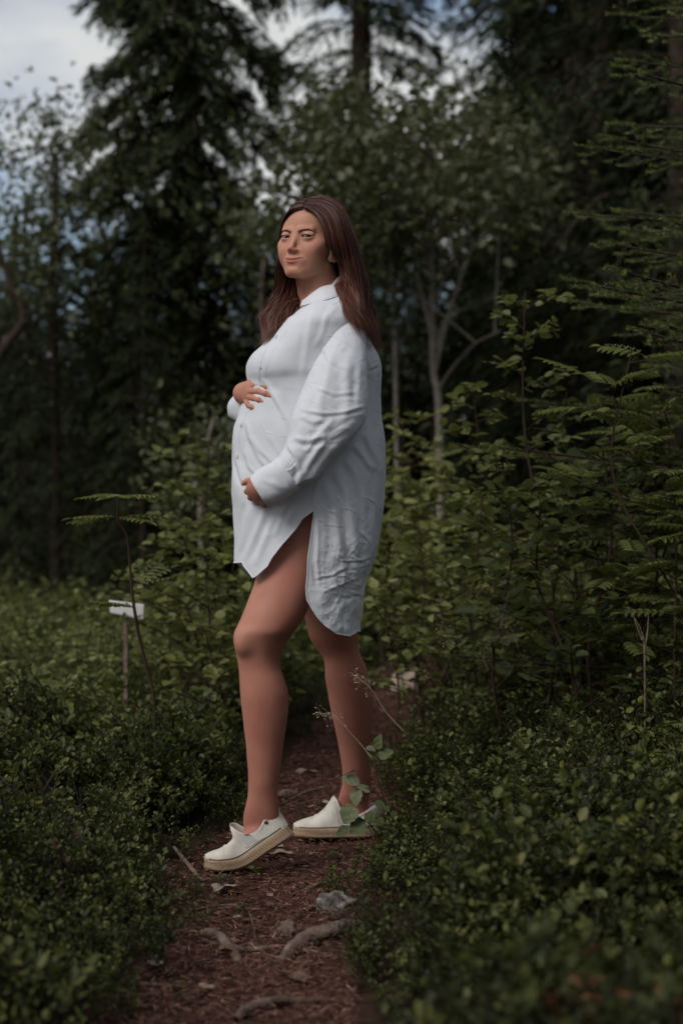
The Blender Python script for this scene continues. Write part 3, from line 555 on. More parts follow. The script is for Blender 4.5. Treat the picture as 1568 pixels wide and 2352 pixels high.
# --- saplings in the middle distance and at right: (x of base, Y, x top, y top, kind, leaf size, branches, branch length, tone, label); tones at right lowered to stand for shade
SAP = [
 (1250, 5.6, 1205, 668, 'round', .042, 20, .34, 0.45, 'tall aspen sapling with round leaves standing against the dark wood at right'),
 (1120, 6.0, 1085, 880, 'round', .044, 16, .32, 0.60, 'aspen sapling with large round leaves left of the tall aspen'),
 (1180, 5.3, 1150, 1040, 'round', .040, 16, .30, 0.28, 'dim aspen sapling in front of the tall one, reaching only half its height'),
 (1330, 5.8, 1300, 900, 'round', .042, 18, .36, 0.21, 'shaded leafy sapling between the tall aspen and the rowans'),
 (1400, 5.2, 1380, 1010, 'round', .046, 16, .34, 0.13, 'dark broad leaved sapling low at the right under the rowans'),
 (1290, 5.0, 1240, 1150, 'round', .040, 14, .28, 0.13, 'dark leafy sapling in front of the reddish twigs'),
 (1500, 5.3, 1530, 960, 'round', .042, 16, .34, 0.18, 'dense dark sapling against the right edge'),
 (950, 7.2, 925, 960, 'oval', .055, 22, .40, 0.70, 'upright pale green sapling right behind her back'),
 (1010, 8.0, 990, 1080, 'round', .050, 20, .45, 0.72, 'light green bush in front of the grey forked tree'),
 (900, 8.4, 905, 1130, 'oval', .055, 20, .45, 0.72, 'pale bush directly right of the shirt hem'),
 (1060, 7.0, 1050, 1130, 'round', .044, 18, .38, 0.66, 'bright green sapling at the foot of the aspens'),
 (985, 6.4, 960, 1200, 'oval', .046, 18, .36, 0.62, 'leafy shrub with thin dark stems right of the skirt'),
 (1110, 6.3, 1130, 1210, 'round', .042, 18, .36, 0.55, 'sapling with a dark upright stem in the right thicket'),
 (900, 6.2, 890, 1270, 'round', .040, 16, .30, 0.60, 'low leafy bush touching the hem of the shirt'),
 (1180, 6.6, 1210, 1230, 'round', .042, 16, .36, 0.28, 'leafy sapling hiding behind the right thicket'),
 (1035, 5.8, 1030, 1330, 'oval', .040, 16, .28, 0.50, 'small shrub on the right bank below the pale bushes'),
 (500, 6.6, 480, 1010, 'round', .046, 18, .40, 0.55, 'bush with scattered bright leaves left of her belly'),
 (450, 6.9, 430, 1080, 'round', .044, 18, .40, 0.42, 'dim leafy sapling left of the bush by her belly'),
 (560, 6.4, 560, 1200, 'round', .046, 20, .38, 0.62, 'leafy bush half hidden behind the front of the shirt'),
 (455, 6.2, 430, 1200, 'oval', .046, 18, .36, 0.60, 'bush of hanging bright leaves below the dim sapling'),
 (505, 5.9, 470, 1290, 'round', .042, 18, .34, 0.60, 'green shrub left of her front knee'),
 (400, 6.6, 385, 1340, 'oval', .050, 18, .38, 0.62, 'pale shrub right of the white sign'),
 (560, 7.5, 600, 1280, 'oval', .05, 18, .4, 0.60, 'blurred bush seen beside her thigh'),
]
for i, (xb, Y, xt, yt, kind, ls, nb, bl, tn, lab) in enumerate(SAP):
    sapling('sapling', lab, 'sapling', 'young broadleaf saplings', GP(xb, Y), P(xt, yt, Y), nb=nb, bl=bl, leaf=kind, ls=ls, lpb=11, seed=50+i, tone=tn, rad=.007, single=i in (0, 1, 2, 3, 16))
# rowans at right
RW = [(1462, 5.0, 1450, 800, .046, .50, 'rowan with bright feathery leaves tallest in the right thicket'), (1515, 5.3, 1500, 900, .044, .50, 'rowan half cut by the right edge of the picture'), (1385, 5.5, 1420, 930, .042, .5, 'shaded rowan leaning behind the brightest one'),
      (1330, 5.9, 1330, 1250, .040, .40, 'small rowan over the reddish twigs'), (985, 6.9, 975, 1150, .046, .66, 'pale feathery rowan in the bright thicket right of her'), (1560, 4.9, 1545, 1080, .042, .40, 'low rowan at the extreme right'), (940, 7.8, 935, 1040, .05, .7, 'blurred rowan just right of her hip')]
for i, (xb, Y, xt, yt, ls, tn, lab) in enumerate(RW):
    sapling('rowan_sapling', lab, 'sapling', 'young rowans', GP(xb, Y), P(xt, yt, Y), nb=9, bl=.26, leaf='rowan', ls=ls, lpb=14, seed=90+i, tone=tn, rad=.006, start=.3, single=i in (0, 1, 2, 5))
# ferny / mixed undergrowth in the middle distance that reads as one mass
def undergrowth():
    protos = []
    for s_ in range(5):
        g = np.random.default_rng(200+s_); lb = LB(); H = (.30, .42, .5, .36, .6)[s_]
        for k in range(7):
            a = g.uniform(0, 6.28); sp = g.uniform(.05, .26); e = np.array([math.cos(a)*sp, math.sin(a)*sp, H*g.uniform(.6, 1)]); c_ = curve([(0, 0, 0), e*np.array([.3, .3, .6]), e], 7); V, Fq = tube(c_, .0022, 3); lb.add(V, Fq, .0)
            if s_ in (1, 3):
                for q in range(3): rowan_leaf(lb, g, c_[g.integers(3, 7)], g.uniform(0, 6.28), .040, .62, g.uniform(.0, .5))
            else:
                m = 22; t = g.uniform(.25, 1, m); p = sminterp(t, np.linspace(0, 1, 7), c_); az = g.uniform(0, 6.28, m); out = np.stack([np.cos(az), np.sin(az), g.normal(.1, .3, m)], 1); p = p+unit(out)*g.uniform(0, .07, m)[:, None]
                L = g.uniform(.024, .044, m); lb.add(*leaves('round' if s_ % 2 else 'oval', p, out, unit(np.stack([g.normal(0, .4, m), g.normal(0, .4, m), np.ones(m)], 1)), L, L*.62, np.clip(.84+g.normal(0, .20, m), 0, 1)))
        V, Fq, T = lb.data(); o = mesh_from('undergrowth_plant', V, Fq, BROADL, None, False, {'tone': T}); protos.append(o.data); bpy.data.objects.remove(o)
    g = np.random.default_rng(77); pts = []
    for n, x0, x1, y0, y1 in ((380, -3.4, -.35, 5.7, 9.5), (260, .45, 3.2, 6.2, 9.5), (420, -6, 5, 9, 13.5), (120, .9, 2.2, 4.6, 6.2)):
        x = g.uniform(x0, x1, n); y = g.uniform(y0, y1, n); k = np.abs(x-path_c(y)) > path_w(y)+.18; pts.append(np.stack([x[k], y[k]], 1))
    A = np.concatenate(pts); n = len(A)
    o = scatter('undergrowth', protos, np.column_stack([A, ground_z(A[:, 0], A[:, 1])-.01]), g.uniform(0, 6.28, n), g.normal(0, .12, (n, 2)), g.uniform(.5, 1.25, n)*np.where(A[:, 0] < 0, .80, 1)*np.where(np.hypot(A[:, 0]+.72, A[:, 1]-5.7) < .5, .45, 1), g.integers(0, 5, n))
    tag(o, 'light green mixed undergrowth filling the clearing behind her', kind='stuff')
undergrowth()
# ------------------------------------------------------------------ grasses with seed heads
STRAW = principled('straw', (.46, .37, .26), .8, .2)[0]; GRN = principled('grass_green', (.10, .14, .05), .7, .2)[0]
def grass(base, pts, Y, label, seed, heads=26, col=None):
    g = np.random.default_rng(seed); b_ = base; root = empty('grass_stalk', b_); tag(root, label, 'grass', 'thin grass stalks with seed heads')
    c_ = curve([b_]+[P(x, y, Y) for x, y in pts], 30)-b_; V, Fq = tube(c_, np.linspace(.0006, .0003, 30), 4); mesh_from('stalk', V, Fq, col or STRAW, root)
    mb = LB()
    for k in range(heads):
        t = g.uniform(.70, 1); p = sminterp(np.array([t]), np.linspace(0, 1, 30), c_)[0]; d = unit(np.array([g.normal(0, 1), g.normal(0, .5), g.normal(.1, .6)])); e = p+d*g.uniform(.006, .030)
        V, Fq = tube(np.array([p, (p+e)/2+[0, 0, .003], e]), .0002, 3); mb.add(V, Fq, 0); V, Fq, _ = leaves('oval', e[None]+g.normal(0, .002, (1, 3)), d[None]+np.array([[0, 0, -.5]]), rvec(g, 1), .0065, .0022, 0); mb.add(V, Fq, 0)
    V, Fq, T = mb.data(); mesh_from('seed_head', V, Fq, STRAW, root, False)
grass(on_ground(905, 1790), [(870, 1760), (820, 1700), (765, 1645), (728, 1640)], 4.15, 'thin seed stalk slanting across the back calf', 1)
grass(on_ground(1010, 1750), [(950, 1700), (890, 1640), (850, 1580), (805, 1545)], 4.25, 'long arching grass stalk with a seed head in front of the back shin', 2, 34)
grass(on_ground(1070, 1800), [(1050, 1650), (1040, 1560), (1025, 1470), (1010, 1440)], 4.5, 'upright pale grass stalk on the right bank', 3, 20, GRN)
grass(on_ground(980, 1700), [(950, 1600), (925, 1530), (905, 1470), (860, 1410)], 4.6, 'feathery seed stalk behind the skirt hem at right', 4, 34)
grass(on_ground(1240, 1640), [(1200, 1520), (1170, 1440), (1130, 1400)], 5.0, 'drooping seed stalk before the dark saplings at right', 5, 28)
grass(on_ground(1160, 1640), [(1130, 1560), (1110, 1500), (1150, 1440)], 5.0, 'pale seed stalk next to the drooping one', 6, 24)
grass(on_ground(945, 1720), [(935, 1620), (928, 1560), (915, 1520)], 4.7, 'short pale grass stalk at the edge of the path behind her', 7, 10)
# ------------------------------------------------------------------ the leafy shoot by the back shoe
def big_leaf(p, d, nr, L, wd, tn):
    d = unit(np.array(d, float)); s_ = unit(np.cross(np.array(nr, float), d)); n_ = np.cross(d, s_); nu, nv = 16, 9; ph = L*77 % 6
    u, v = np.meshgrid(np.linspace(0, 1, nu), np.linspace(-1, 1, nv), indexing='ij'); w_ = np.sin(np.clip(u, 0, 1)**.72*math.pi)**.72*wd*.55*(1+.06*np.sin(u*70+ph)*(np.abs(v) > .9))
    lf_ = L*(.10*np.abs(v)**1.3*np.sin(u*math.pi)-.16*u**2+.02*np.sin(u*14+v*5+ph)); V = p+d*(u*L)[..., None]+s_*(w_*v)[..., None]+n_*lf_[..., None]
    return V.reshape(-1, 3), grid_faces(nu, nv), np.clip(tn+.14*(np.sin(u*24-np.abs(v)*9)*.5)-.10*(np.abs(v) < .1), 0, 1).ravel()
def shoe_plant():
    Y = 4.25; b_ = on_ground(905, 1935); b_[1] = Y+.05; b_[2] = ground_z(b_[0], b_[1]); root = empty('leafy_shoot', b_); tag(root, 'young plant with holed grey green leaves in front of the back shoe', 'plant')
    st = [curve([b_, P(885, 1850, Y), P(868, 1790, Y), P(862, 1740, Y)], 14)-b_, curve([P(880, 1840, Y), P(850, 1812, Y), P(810, 1806, Y)], 8)-b_, curve([b_, P(850, 1895, Y), P(820, 1880, Y)], 8)-b_]
    mb = LB()
    for s_ in st: V, Fq = tube(s_, np.linspace(.0022, .0012, len(s_)), 5); mb.add(V, Fq, 0)
    mesh_from('stem', *mb.data()[:2], BARKD, root)
    M = leaf_mat('grey_green_leaf', [(0, (.05, .07, .025)), (.5, (.11, .13, .05)), (1, (.24, .25, .15))], .3, .6, (.14, .17, .05), .2)
    def lf(x, y, x2, y2, wd, tn, nr=(0, -.6, 1), dy=0):
        p = P(x, y, Y+dy)-b_; e = P(x2, y2, Y+dy-.01)-b_; L = np.linalg.norm(e-p); V, Fq, T = big_leaf(p, e-p, nr, L*.92, wd*.78, tn); o = mesh_from('leaf', V, Fq, M, root, True, {'tone': T})
    lf(862, 1722, 838, 1716, .028, .8); lf(866, 1722, 872, 1682, .030, .55, (-.4, -1, .2)); lf(868, 1738, 905, 1722, .036, .5, (.1, -.9, .6)); lf(864, 1740, 842, 1728, .030, .45)
    lf(826, 1770, 784, 1776, .016, .85, (0, .2, 1)); lf(826, 1800, 782, 1782, .034, .95, (.1, -.9, .6)); lf(850, 1818, 815, 1800, .022, .9, (.2, -.9, .5)); lf(822, 1812, 812, 1855, .042, .85, (-.6, -1, .2))
    lf(812, 1850, 786, 1895, .060, .72, (-.3, -1, .3)); lf(838, 1885, 800, 1915, .055, .40, (-.2, -1, .4)); lf(842, 1868, 862, 1890, .040, .45, (.2, -1, .4)); lf(860, 1842, 900, 1862, .034, .35); lf(858, 1880, 890, 1900, .034, .3); lf(800, 1900, 770, 1920, .03, .3, (0, -.8, .6))
shoe_plant()
# the leaf cluster touching a root, a few seedlings on the path
for i, (x, y, lab) in enumerate([(730, 2192, 'tiny seedling with grey green leaves in front of the thick root'), (585, 2035 - 10, 'little green sprout in the middle of the path'), (765, 1990, 'small green seedling right of the path below the back shoe'), (560, 2110, 'tiny three leaved sprout beside the bowed twig'), (640, 1800, 'small seedling left of the path behind her shin'), (505, 2045, 'small green sprout by the broken branch')]):
    c = on_ground(x, y); g = np.random.default_rng(300+i); root = empty('seedling', c); tag(root, lab, 'seedling', 'seedlings on the path'); lb = LB(); m = 7; az = g.uniform(0, 6.28, m)
    V, Fq = tube(curve([(0, 0, -.004), (.003, 0, .02), (0, 0, .035)], 4), .001, 4); mesh_from('stem', V, Fq, BARKD, root)
    lb.add(*leaves('round', np.stack([g.normal(0, .006, m), g.normal(0, .006, m), g.uniform(.012, .038, m)], 1), np.stack([np.cos(az), np.sin(az), np.full(m, .3)], 1), unit(np.stack([g.normal(0, .3, m), g.normal(0, .3, m), np.ones(m)], 1)), .019, .014, g.uniform(.4, .8, m))); lb.mesh('foliage', BILB, root)
# dead fern clump at the bottom right corner
def dead_clump():
    c = np.array([.32, 2.18, ground_z(.32, 2.18)]); root = empty('dead_leaf_clump', c); tag(root, 'out of focus rust brown clump of dead leaves at the bottom right', 'dead leaves'); g = np.random.default_rng(9)
    M = leaf_mat('rust_leaf', [(0, (.07, .025, .012)), (.5, (.20, .075, .035)), (1, (.32, .14, .07))], .15, .7, (.3, .12, .04))
    for k in range(60):
        az = g.uniform(0, 6.28); p = np.array([g.normal(0, .055), g.normal(0, .04), .08+g.uniform(0, .17)]); V, Fq, T = leaves('round', p[None], np.array([[math.cos(az), math.sin(az), g.uniform(-.2, .7)]]), rvec(g, 1)+np.array([[0, -.6, .6]]), g.uniform(.025, .045), g.uniform(.014, .026), g.uniform(.0, .8)); mesh_from('leaf', V, Fq, M, root, False, {'tone': T})
    V, Fq = tube(curve([(0, 0, 0), (.01, 0, .12), (0, .01, .24)], 6), .003, 5); mesh_from('stem', V, Fq, BARKD, root)
dead_clump()
# reddish dead spruce twigs
def red_twigs(xD, yD, Y, label, seed, h=.35):
    c = P(xD, yD, Y); c[2] = ground_z(c[0], Y); root = empty('dead_twig_bush', c); tag(root, label, 'dead twigs', 'reddish dead twigs'); g = np.random.default_rng(seed); lb = LB()
    for k in range(26):
        a = g.uniform(0, 6.28); e = np.array([math.cos(a)*g.uniform(.05, .28), math.sin(a)*g.uniform(.05, .28), h*g.uniform(.3, 1)]); c_ = curve([(0, 0, 0), e*np.array([.6, .6, .35]), e], 7); V, Fq = tube(c_, np.linspace(.003, .001, 7), 4); lb.add(V, Fq, .0)
        for q in range(5): i = g.integers(2, 6); e2 = c_[i]+g.normal(0, .04, 3)+[0, 0, .02]; V, Fq = tube(np.array([c_[i], e2]), .0008, 3); lb.add(V, Fq, 0)
    mesh_from('twigs', *lb.data()[:2], principled('red_brown_twig', (.13, .035, .028), .9, .1)[0], root)
red_twigs(1310, 1290, 6.4, 'reddish dead twigs showing through the right thicket', 1, .75); red_twigs(290, 1600, 5.7, 'reddish dead twigs among the green at the left', 2, .30); red_twigs(400, 1690, 5.2, 'dark red dead twigs low in the bilberries left of her shin', 3, .22)
# bare pale twig at right
ptw = empty('bare_twig', GP(1480, 4.7)); tag(ptw, 'bare pale twig standing in the dark at the lower right', 'twig')
lb = LB(); b0 = np.array(ptw.location)
for pts in (((1480, 1560), (1478, 1480), (1468, 1440), (1440, 1395)), ((1474, 1470), (1462, 1440), (1455, 1420)), ((1478, 1500), (1486, 1450), (1488, 1410))):
    V, Fq = tube(curve([P(x, y, 4.7) for x, y in pts], 10)-b0, np.linspace(.003, .001, 10), 5); lb.add(V, Fq, 0)
V, Fq = tube(curve([b0, P(1480, 1560, 4.7)], 6)-b0, .003, 5); lb.add(V, Fq, 0)
mesh_from('twigs', *lb.data()[:2], PALEB, ptw)
# ------------------------------------------------------------------ the white sign on a post
def sign():
    Y = 6.15; b_ = GP(288, Y); root = empty('sign_board', b_); tag(root, 'blank white board on a wooden post half hidden by plants at the left', 'sign')
    def pt(x, y, dy=0): return P(x, y, Y+dy)-b_
    q = [(250, 1378), (332, 1388), (330, 1424), (254, 1408)]; V = np.array([pt(x, y) for x, y in q]+[pt(x, y, .02) for x, y in q])
    F_ = [[0, 1, 2, 3], [7, 6, 5, 4], [0, 4, 5, 1], [1, 5, 6, 2], [2, 6, 7, 3], [3, 7, 4, 0]]
    bd = mesh_from('board', V, F_, principled('white_board', (.62, .60, .58), .6, .3)[0], root, False)
    m = bd.modifiers.new('bevel', 'BEVEL'); m.width = .004; m.segments = 2
    x0, x1 = pt(282, 1380)[0], pt(291, 1380)[0]; zt = pt(0, 1375)[2]; V = np.array([(x, y, z) for z in (-.1, zt) for x, y in ((x0, .024), (x1, .024), (x1, .05), (x0, .05))]); mesh_from('post', V, [[0, 1, 2, 3], [7, 6, 5, 4], [0, 4, 5, 1], [1, 5, 6, 2], [2, 6, 7, 3], [3, 7, 4, 0]], PALEB, root, False)
    for x, y in ((286, 1388), (286, 1408)):
        D, Fq = sphere(None, 1, 10, 6); mesh_from('screw', D*.004+pt(x, y, -.003), Fq, METAL, root)
sign()
# ------------------------------------------------------------------ the person: skin (one continuous mesh)
def skin_mat():
    m, n, b = principled('skin', (.42, .21, .15), .55, .28)
    base = (.53, .268, .180); 
    nz = noise_node(n, 9, 3); c = mixc(n, mathn(n, 'MULTIPLY', nz.outputs['Fac'], .5), base, (.47, .195, .125))
    c = mixc(n, mathn(n, 'MULTIPLY', attr(n, 'blush_shade'), .75), c, (.37, .125, .092))
    c = mixc(n, mathn(n, 'MULTIPLY', attr(n, 'lip'), .9), c, (.40, .115, .105))
    c = mixc(n, mathn(n, 'MULTIPLY', attr(n, 'nail'), .9), c, (.55, .30, .26))
    c = mixc(n, mathn(n, 'MULTIPLY', attr(n, 'dark'), .85), c, (.07, .035, .03))
    n.links.new(c, b.inputs['Base Color'])
    b.inputs['Subsurface Weight'].default_value = .40; b.inputs['Subsurface Radius'].default_value = (1.0, .38, .22); b.inputs['Subsurface Scale'].default_value = .009
    nf = noise_node(n, 700, 2); bump(n, b, nf.outputs['Fac'], .08, .0004)
    return m
SKIN = skin_mat()
def ell(x, y, z, c, r):
    X, Y, Z = (x-c[0])/r[0], (y-c[1])/r[1], (z-c[2])/r[2]
    k0 = np.sqrt(X*X+Y*Y+Z*Z)+1e-9
    k1 = np.sqrt((X/r[0])**2+(Y/r[1])**2+(Z/r[2])**2)+1e-9
    return k0*(k0-1)/k1
def cap(x, y, z, a, b, ra, rb):
    a = np.asarray(a, float); d = np.asarray(b, float)-a; L = d.dot(d)
    px, py, pz = x-a[0], y-a[1], z-a[2]
    t = np.clip((px*d[0]+py*d[1]+pz*d[2])/L, 0, 1)
    return np.sqrt((px-t*d[0])**2+(py-t*d[1])**2+(pz-t*d[2])**2)-(ra+(rb-ra)*t)
# head frame: L = her left, Fw = forward, U = up
YAW, PIT, ROL = R(29), R(8), R(-2.5)
HO = np.array([-.0800, 4.40, 1.599])
_f = np.array([-math.sin(YAW)*math.cos(PIT), -math.cos(YAW)*math.cos(PIT), math.sin(PIT)])
_l = np.array([math.cos(YAW), -math.sin(YAW), 0.0]); _u = np.cross(_f, _l)
HL = _l*math.cos(ROL)+_u*math.sin(ROL); HU = _u*math.cos(ROL)-_l*math.sin(ROL); HF = _f
def to_head(X, Y, Z):
    x, y, z = X-HO[0], Y-HO[1], Z-HO[2]
    return tuple(1000*(x*a[0]+y*a[1]+z*a[2]) for a in (HL, HF, HU))
def from_head(p):
    p = np.asarray(p, float)*.001
    return HO+p[..., 0:1]*HL+p[..., 1:2]*HF+p[..., 2:3]*HU
EYE = (31.0, 65.5, 0.0); ER = 12.2
def eye_open(ax, z):
    """>0 outside the almond opening (mm)"""
    t = (ax-31.5)/15.0
    up = 4.3*(1-np.abs(t*.98+.08)**2.2)+.9*t; lo = -3.4*(1-np.abs(t*.98-.06)**2.2)+.9*t
    return np.maximum(z-up, lo-z)
def mouth_z(x): return -63.0+.0120*x*x
def head_sdf(X, Y, Z):
    x, y, z = to_head(X, Y, Z); ax = np.abs(x)
    d = ell(x, y, z, (0, -14, 34), (75, 93, 83))
    d = smin(d, ell(x, y, z, (0, 23, 2), (62, 56.5, 80)), 14)
    d = smin(d, ell(x, y, z, (0, 30, 44), (56, 49, 42)), 16)          # forehead
    d = smin(d, ell(x, y, z, (0, 32, -60), (40, 41, 38)), 18)           # jaw front
    d = smin(d, cap(ax, y, z, (47, 0, -54), (15, 58, -87), 15, 13.5), 18)   # jaw line
    d = smin(d, ell(x, y, z, (0, 65.5, -87), (14.5, 12, 11)), 15)          # chin
    d = smin(d, ell(ax, y, z, (33, 57, -32), (22, 17, 18)), 16)
    d = smin(d, ell(ax, y, z, (36, 36, -46), (22, 27, 24)), 16)          # cheek apple
    d = smin(d, ell(ax, y, z, (51, 38, -14), (16, 22, 14)), 20)          # cheekbone
    d = smin(d, cap(ax, y, z, (12, 76, 17), (40, 66, 21), 7, 6), 10)     # brow ridge
    d = smax(d, -ell(ax, y, z, (32, 87, 0), (16, 10.5, 8.5)), 13)        # socket
    d = smin(d, ell(ax, y, z, (EYE[0], EYE[1], EYE[2]), (16.0, 14.6, 13.8)), 4.5)
    d = smin(d, cap(ax, y, z, (18, 77.5, 9.5), (44, 67, 9), 3.2, 3.0), 5)   # fold over the upper lid
    nose = cap(x, y, z, (0, 74.5, 8), (0, 89.5, -29), 5.0, 5.6)
    nose = smin(nose, ell(x, y, z, (0, 93.2, -35.5), (6.8, 7.6, 6.2)), 8)
    nose = smin(nose, ell(ax, y, z, (8.6, 84.3, -39), (4.3, 8.0, 4.7)), 7)
    nose = smin(nose, ell(x, y, z, (0, 87, -41), (3.2, 8, 3.2)), 4)
    d = smin(d, nose, 14)
    d = smax(d, -ell(ax, y, z, (5.0, 87.5, -44.2), (1.7, 3.2, 1.9)), 1.2)   # nostril
    # mouth mound, lips
    d = smin(d, ell(x, y, z, (0, 62.5, -63), (28, 21.5, 19)), 12)
    mz = mouth_z(ax); lipd = 83.3-ax*ax*.0128
    w_ = np.clip(1-(ax/27)**2.6, 0, 1)
    up = np.sqrt((y-(lipd-3.8))**2+((z-(mz+3.1*w_+.0))*1.15)**2)-(4.2*w_**.5+.2)
    lo = np.sqrt((y-(lipd-4.2))**2+((z-(mz-4.4*w_**.8))*1.0)**2)-(5.4*w_**.6+.1)
    ends = np.maximum(ax-26.5, 0)
    lips = np.minimum(up+ends, lo+ends)
    d = smin(d, lips, 2.6)
    crease = np.sqrt((y-(lipd+2.0))**2+((z-mz)*1.7)**2)-4.0+np.maximum(ax-26, 0)*1.2
    d = smax(d, -crease, 1.6)
    d = smax(d, -cap(x, y, z, (0, 91, -47), (0, 88.5, -56), 3.2, 3.4), 3)    # philtrum
    d = smax(d, -ell(x, y, z, (0, 85.5, -77.5), (15, 6.5, 4.0)), 9)               # under the lip
    # eye opening
    op = eye_open(ax, z); dy = y-EYE[1]
    hole = np.maximum(np.maximum(op, -dy+2), np.abs(ax-31.5)-15.2)
    d = smax(d, -hole, .9)
    d = np.maximum(d, -(np.sqrt((ax-EYE[0])**2+dy**2+z*z)-ER+1.0))
    # ear
    ex, ey, ez = ax-74.0, y+4, z+19
    ey2 = ey*.96+ez*.26; ez2 = ez*.96-ey*.26; ex2 = ex-.30*(-ey)*.9
    e = ell(ex2, ey2, ez2, (0, 0, 0), (4.2, 15.5, 28))
    lobe = ell(ex2, ey2, ez2, (-1, 5, -23), (4.0, 8.5, 9))
    e = smin(e, lobe, 6)
    rim = np.sqrt(ex2**2*1+((np.sqrt((ey2/14)**2+((ez2-2)/25)**2)-1)*14)**2)-3.0
    e = smax(e, -ell(ex2, ey2, ez2, (5, 3, 2), (6.5, 10, 20)), 3)
    e = smin(e, rim+np.maximum(-ez2-20, 0), 2.5)
    e = smin(e, ell(ex2, ey2, ez2, (0.5, 13.5, -6), (4, 4.5, 7)), 3)     # tragus
    d = smin(d, e, 4)
    return d*.001
# ---- limbs as stacks of ellipses: rows (yD, xl, xr) on the photograph at depth Y
def stack(rows, Yf, ratio):
    rows = sorted(rows, key=lambda r: -r[0]); zz, cx, rx, cyy, ry = [], [], [], [], []
    for r in rows:
        yD, xl, xr = r[:3]; Y = Yf(yD); a = P(xl, yD, Y); b = P(xr, yD, Y)
        zz.append(a[2]); cx.append((a[0]+b[0])/2); rx.append((b[0]-a[0])/2); cyy.append(Y); ry.append((b[0]-a[0])/2*(r[3] if len(r) > 3 else ratio))
    return [np.array(q) for q in (zz, cx, rx, cyy, ry)]
def stack_sdf(S):
    zz, cx, rx, cyy, ry = S
    def f(X, Y, Z):
        zc = Z.ravel(); g = [sminterp(zc, zz, q).reshape(Z.shape) for q in (cx, rx, cyy, ry)]
        k = np.sqrt(((X-g[0])/g[1])**2+((Y-g[2])/g[3])**2)
        d = (k-1)*np.minimum(g[1], g[3])
        return np.maximum(d, np.maximum(Z-zz[-1], zz[0]-Z))
    return f
NEAR = [(1915, 566, 636, .50), (1900, 560, 640, .54), (1880, 559, 641, .58), (1860, 562, 640, .64), (1830, 568.6, 638.5, .78), (1800, 570, 638.5), (1770, 569.5, 643), (1740, 567, 647.5), (1710, 565, 651), (1680, 561, 655.6),
        (1650, 558, 660), (1620, 554.5, 662.5), (1590, 551.5, 661.6), (1560, 550, 653.5), (1530, 547.5, 644), (1508, 543.5, 645), (1485, 539, 653), (1465, 537, 664), (1449, 539.5, 677),
        (1430, 548.6, 691), (1404, 560, 705), (1378, 570, 716), (1352, 580, 727), (1321, 590, 739), (1280, 603, 752), (1235, 618, 765), (1180, 636, 790), (1120, 650, 810)]
FAR = [(1895, 768, 850, .48), (1870, 770, 848, .54), (1850, 773, 846, .60), (1830, 778, 847, .72), (1800, 785.5, 852, .8), (1770, 786, 850), (1740, 782, 848.5), (1710, 776.5, 848.5), (1680, 770.5, 851.5), (1650, 763.6, 855), (1620, 757.6, 856.6),
       (1590, 752.5, 855), (1560, 747, 849), (1530, 745.6, 840), (1510, 742, 831), (1490, 728, 823), (1470, 713.5, 822), (1440, 705, 824), (1415, 699, 826), (1380, 690, 830),
       (1330, 683, 835), (1280, 680, 842), (1200, 678, 850), (1120, 676, 850)]
YN = lambda y: interp(y, [1120, 1300, 1450, 1900], [4.36, 4.335, 4.31, 4.372])
YFR = lambda y: interp(y, [1120, 1300, 1470, 1850], [4.52, 4.58, 4.64, 4.80])
near_leg = stack_sdf(stack(NEAR, YN, .93)); far_leg = stack_sdf(stack(FAR, YFR, .95))
TORSO = [(1230, 640, 842, .80), (1160, 600, 846, .78), (1100, 575, 846, .74), (1040, 560, 842, .68), (1000, 560, 838, .64), (950, 570, 836, .62), (900, 585, 838, .62), (850, 592, 842, .66),
         (800, 622, 842, .78), (760, 648, 838, .9), (730, 668, 824, 1.0), (705, 684, 805, 1.0), (690, 694, 796, .9), (678, 697, 790, .6)]
torso = stack_sdf(stack(TORSO, lambda y: 4.42, .8))

def chain(pts, rad, k=.004):
    pts = [np.asarray(p, float) for p in pts]
    def f(X, Y, Z):
        d = None
        for i in range(len(pts)-1):
            e = cap(X, Y, Z, pts[i], pts[i+1], rad[i], rad[i+1]); d = e if d is None else smin(d, e, k)
        return d
    lo = np.min(pts, 0)-max(rad)-.02; hi = np.max(pts, 0)+max(rad)+.02
    return f, lo, hi
# near arm (mostly inside the sleeve)
NARM = chain([P(775, 760, 4.30), P(790, 955, 4.215), P(720, 1035, 4.19), P(618, 1104, 4.178)], [.044, .034, .030, .025], .02)
FARM = chain([P(760, 745, 4.60), P(640, 960, 4.66), P(590, 945, 4.50), P(562, 906, 4.405)], [.05, .04, .036, .026], .02)
# hands: (chain of joints, radii, nail direction)
def Q(x, y, Y): return P(x, y, Y)
FH = dict(  # far hand, back to the camera-left, fingers lying on the top of the belly
    palm=[([Q(556, 906, 4.389), Q(572, 893, 4.346)], [.0185, .0175]), ([Q(560, 912, 4.379), Q(571, 915, 4.344)], [.017, .015]), ([Q(558, 897, 4.384), Q(582, 883, 4.344)], [.0185, .014]), ([Q(556, 903, 4.379), Q(577, 903, 4.337)], [.019, .014])],
    fing=[([Q(574, 884, 4.364), Q(592, 876, 4.341), Q(604, 879, 4.329), Q(616, 886, 4.319)], [.0100, .0082, .0076, .0066]),
          ([Q(580, 886, 4.332), Q(597, 884, 4.305), Q(613, 889, 4.281), Q(627, 897, 4.271)], [.0088, .0078, .0072, .0062]),
          ([Q(577, 899, 4.325), Q(593, 899, 4.295), Q(610, 904, 4.271), Q(625, 910, 4.263)], [.0088, .0078, .0072, .0062]),
          ([Q(573, 912, 4.329), Q(583, 915, 4.303), Q(595, 919, 4.283), Q(607, 923, 4.275)], [.0084, .0074, .0068, .0060]),
          ([Q(566, 922, 4.339), Q(570, 930, 4.317), Q(578, 935, 4.301), Q(587, 938, 4.293)], [.0078, .0068, .0062, .0055])])
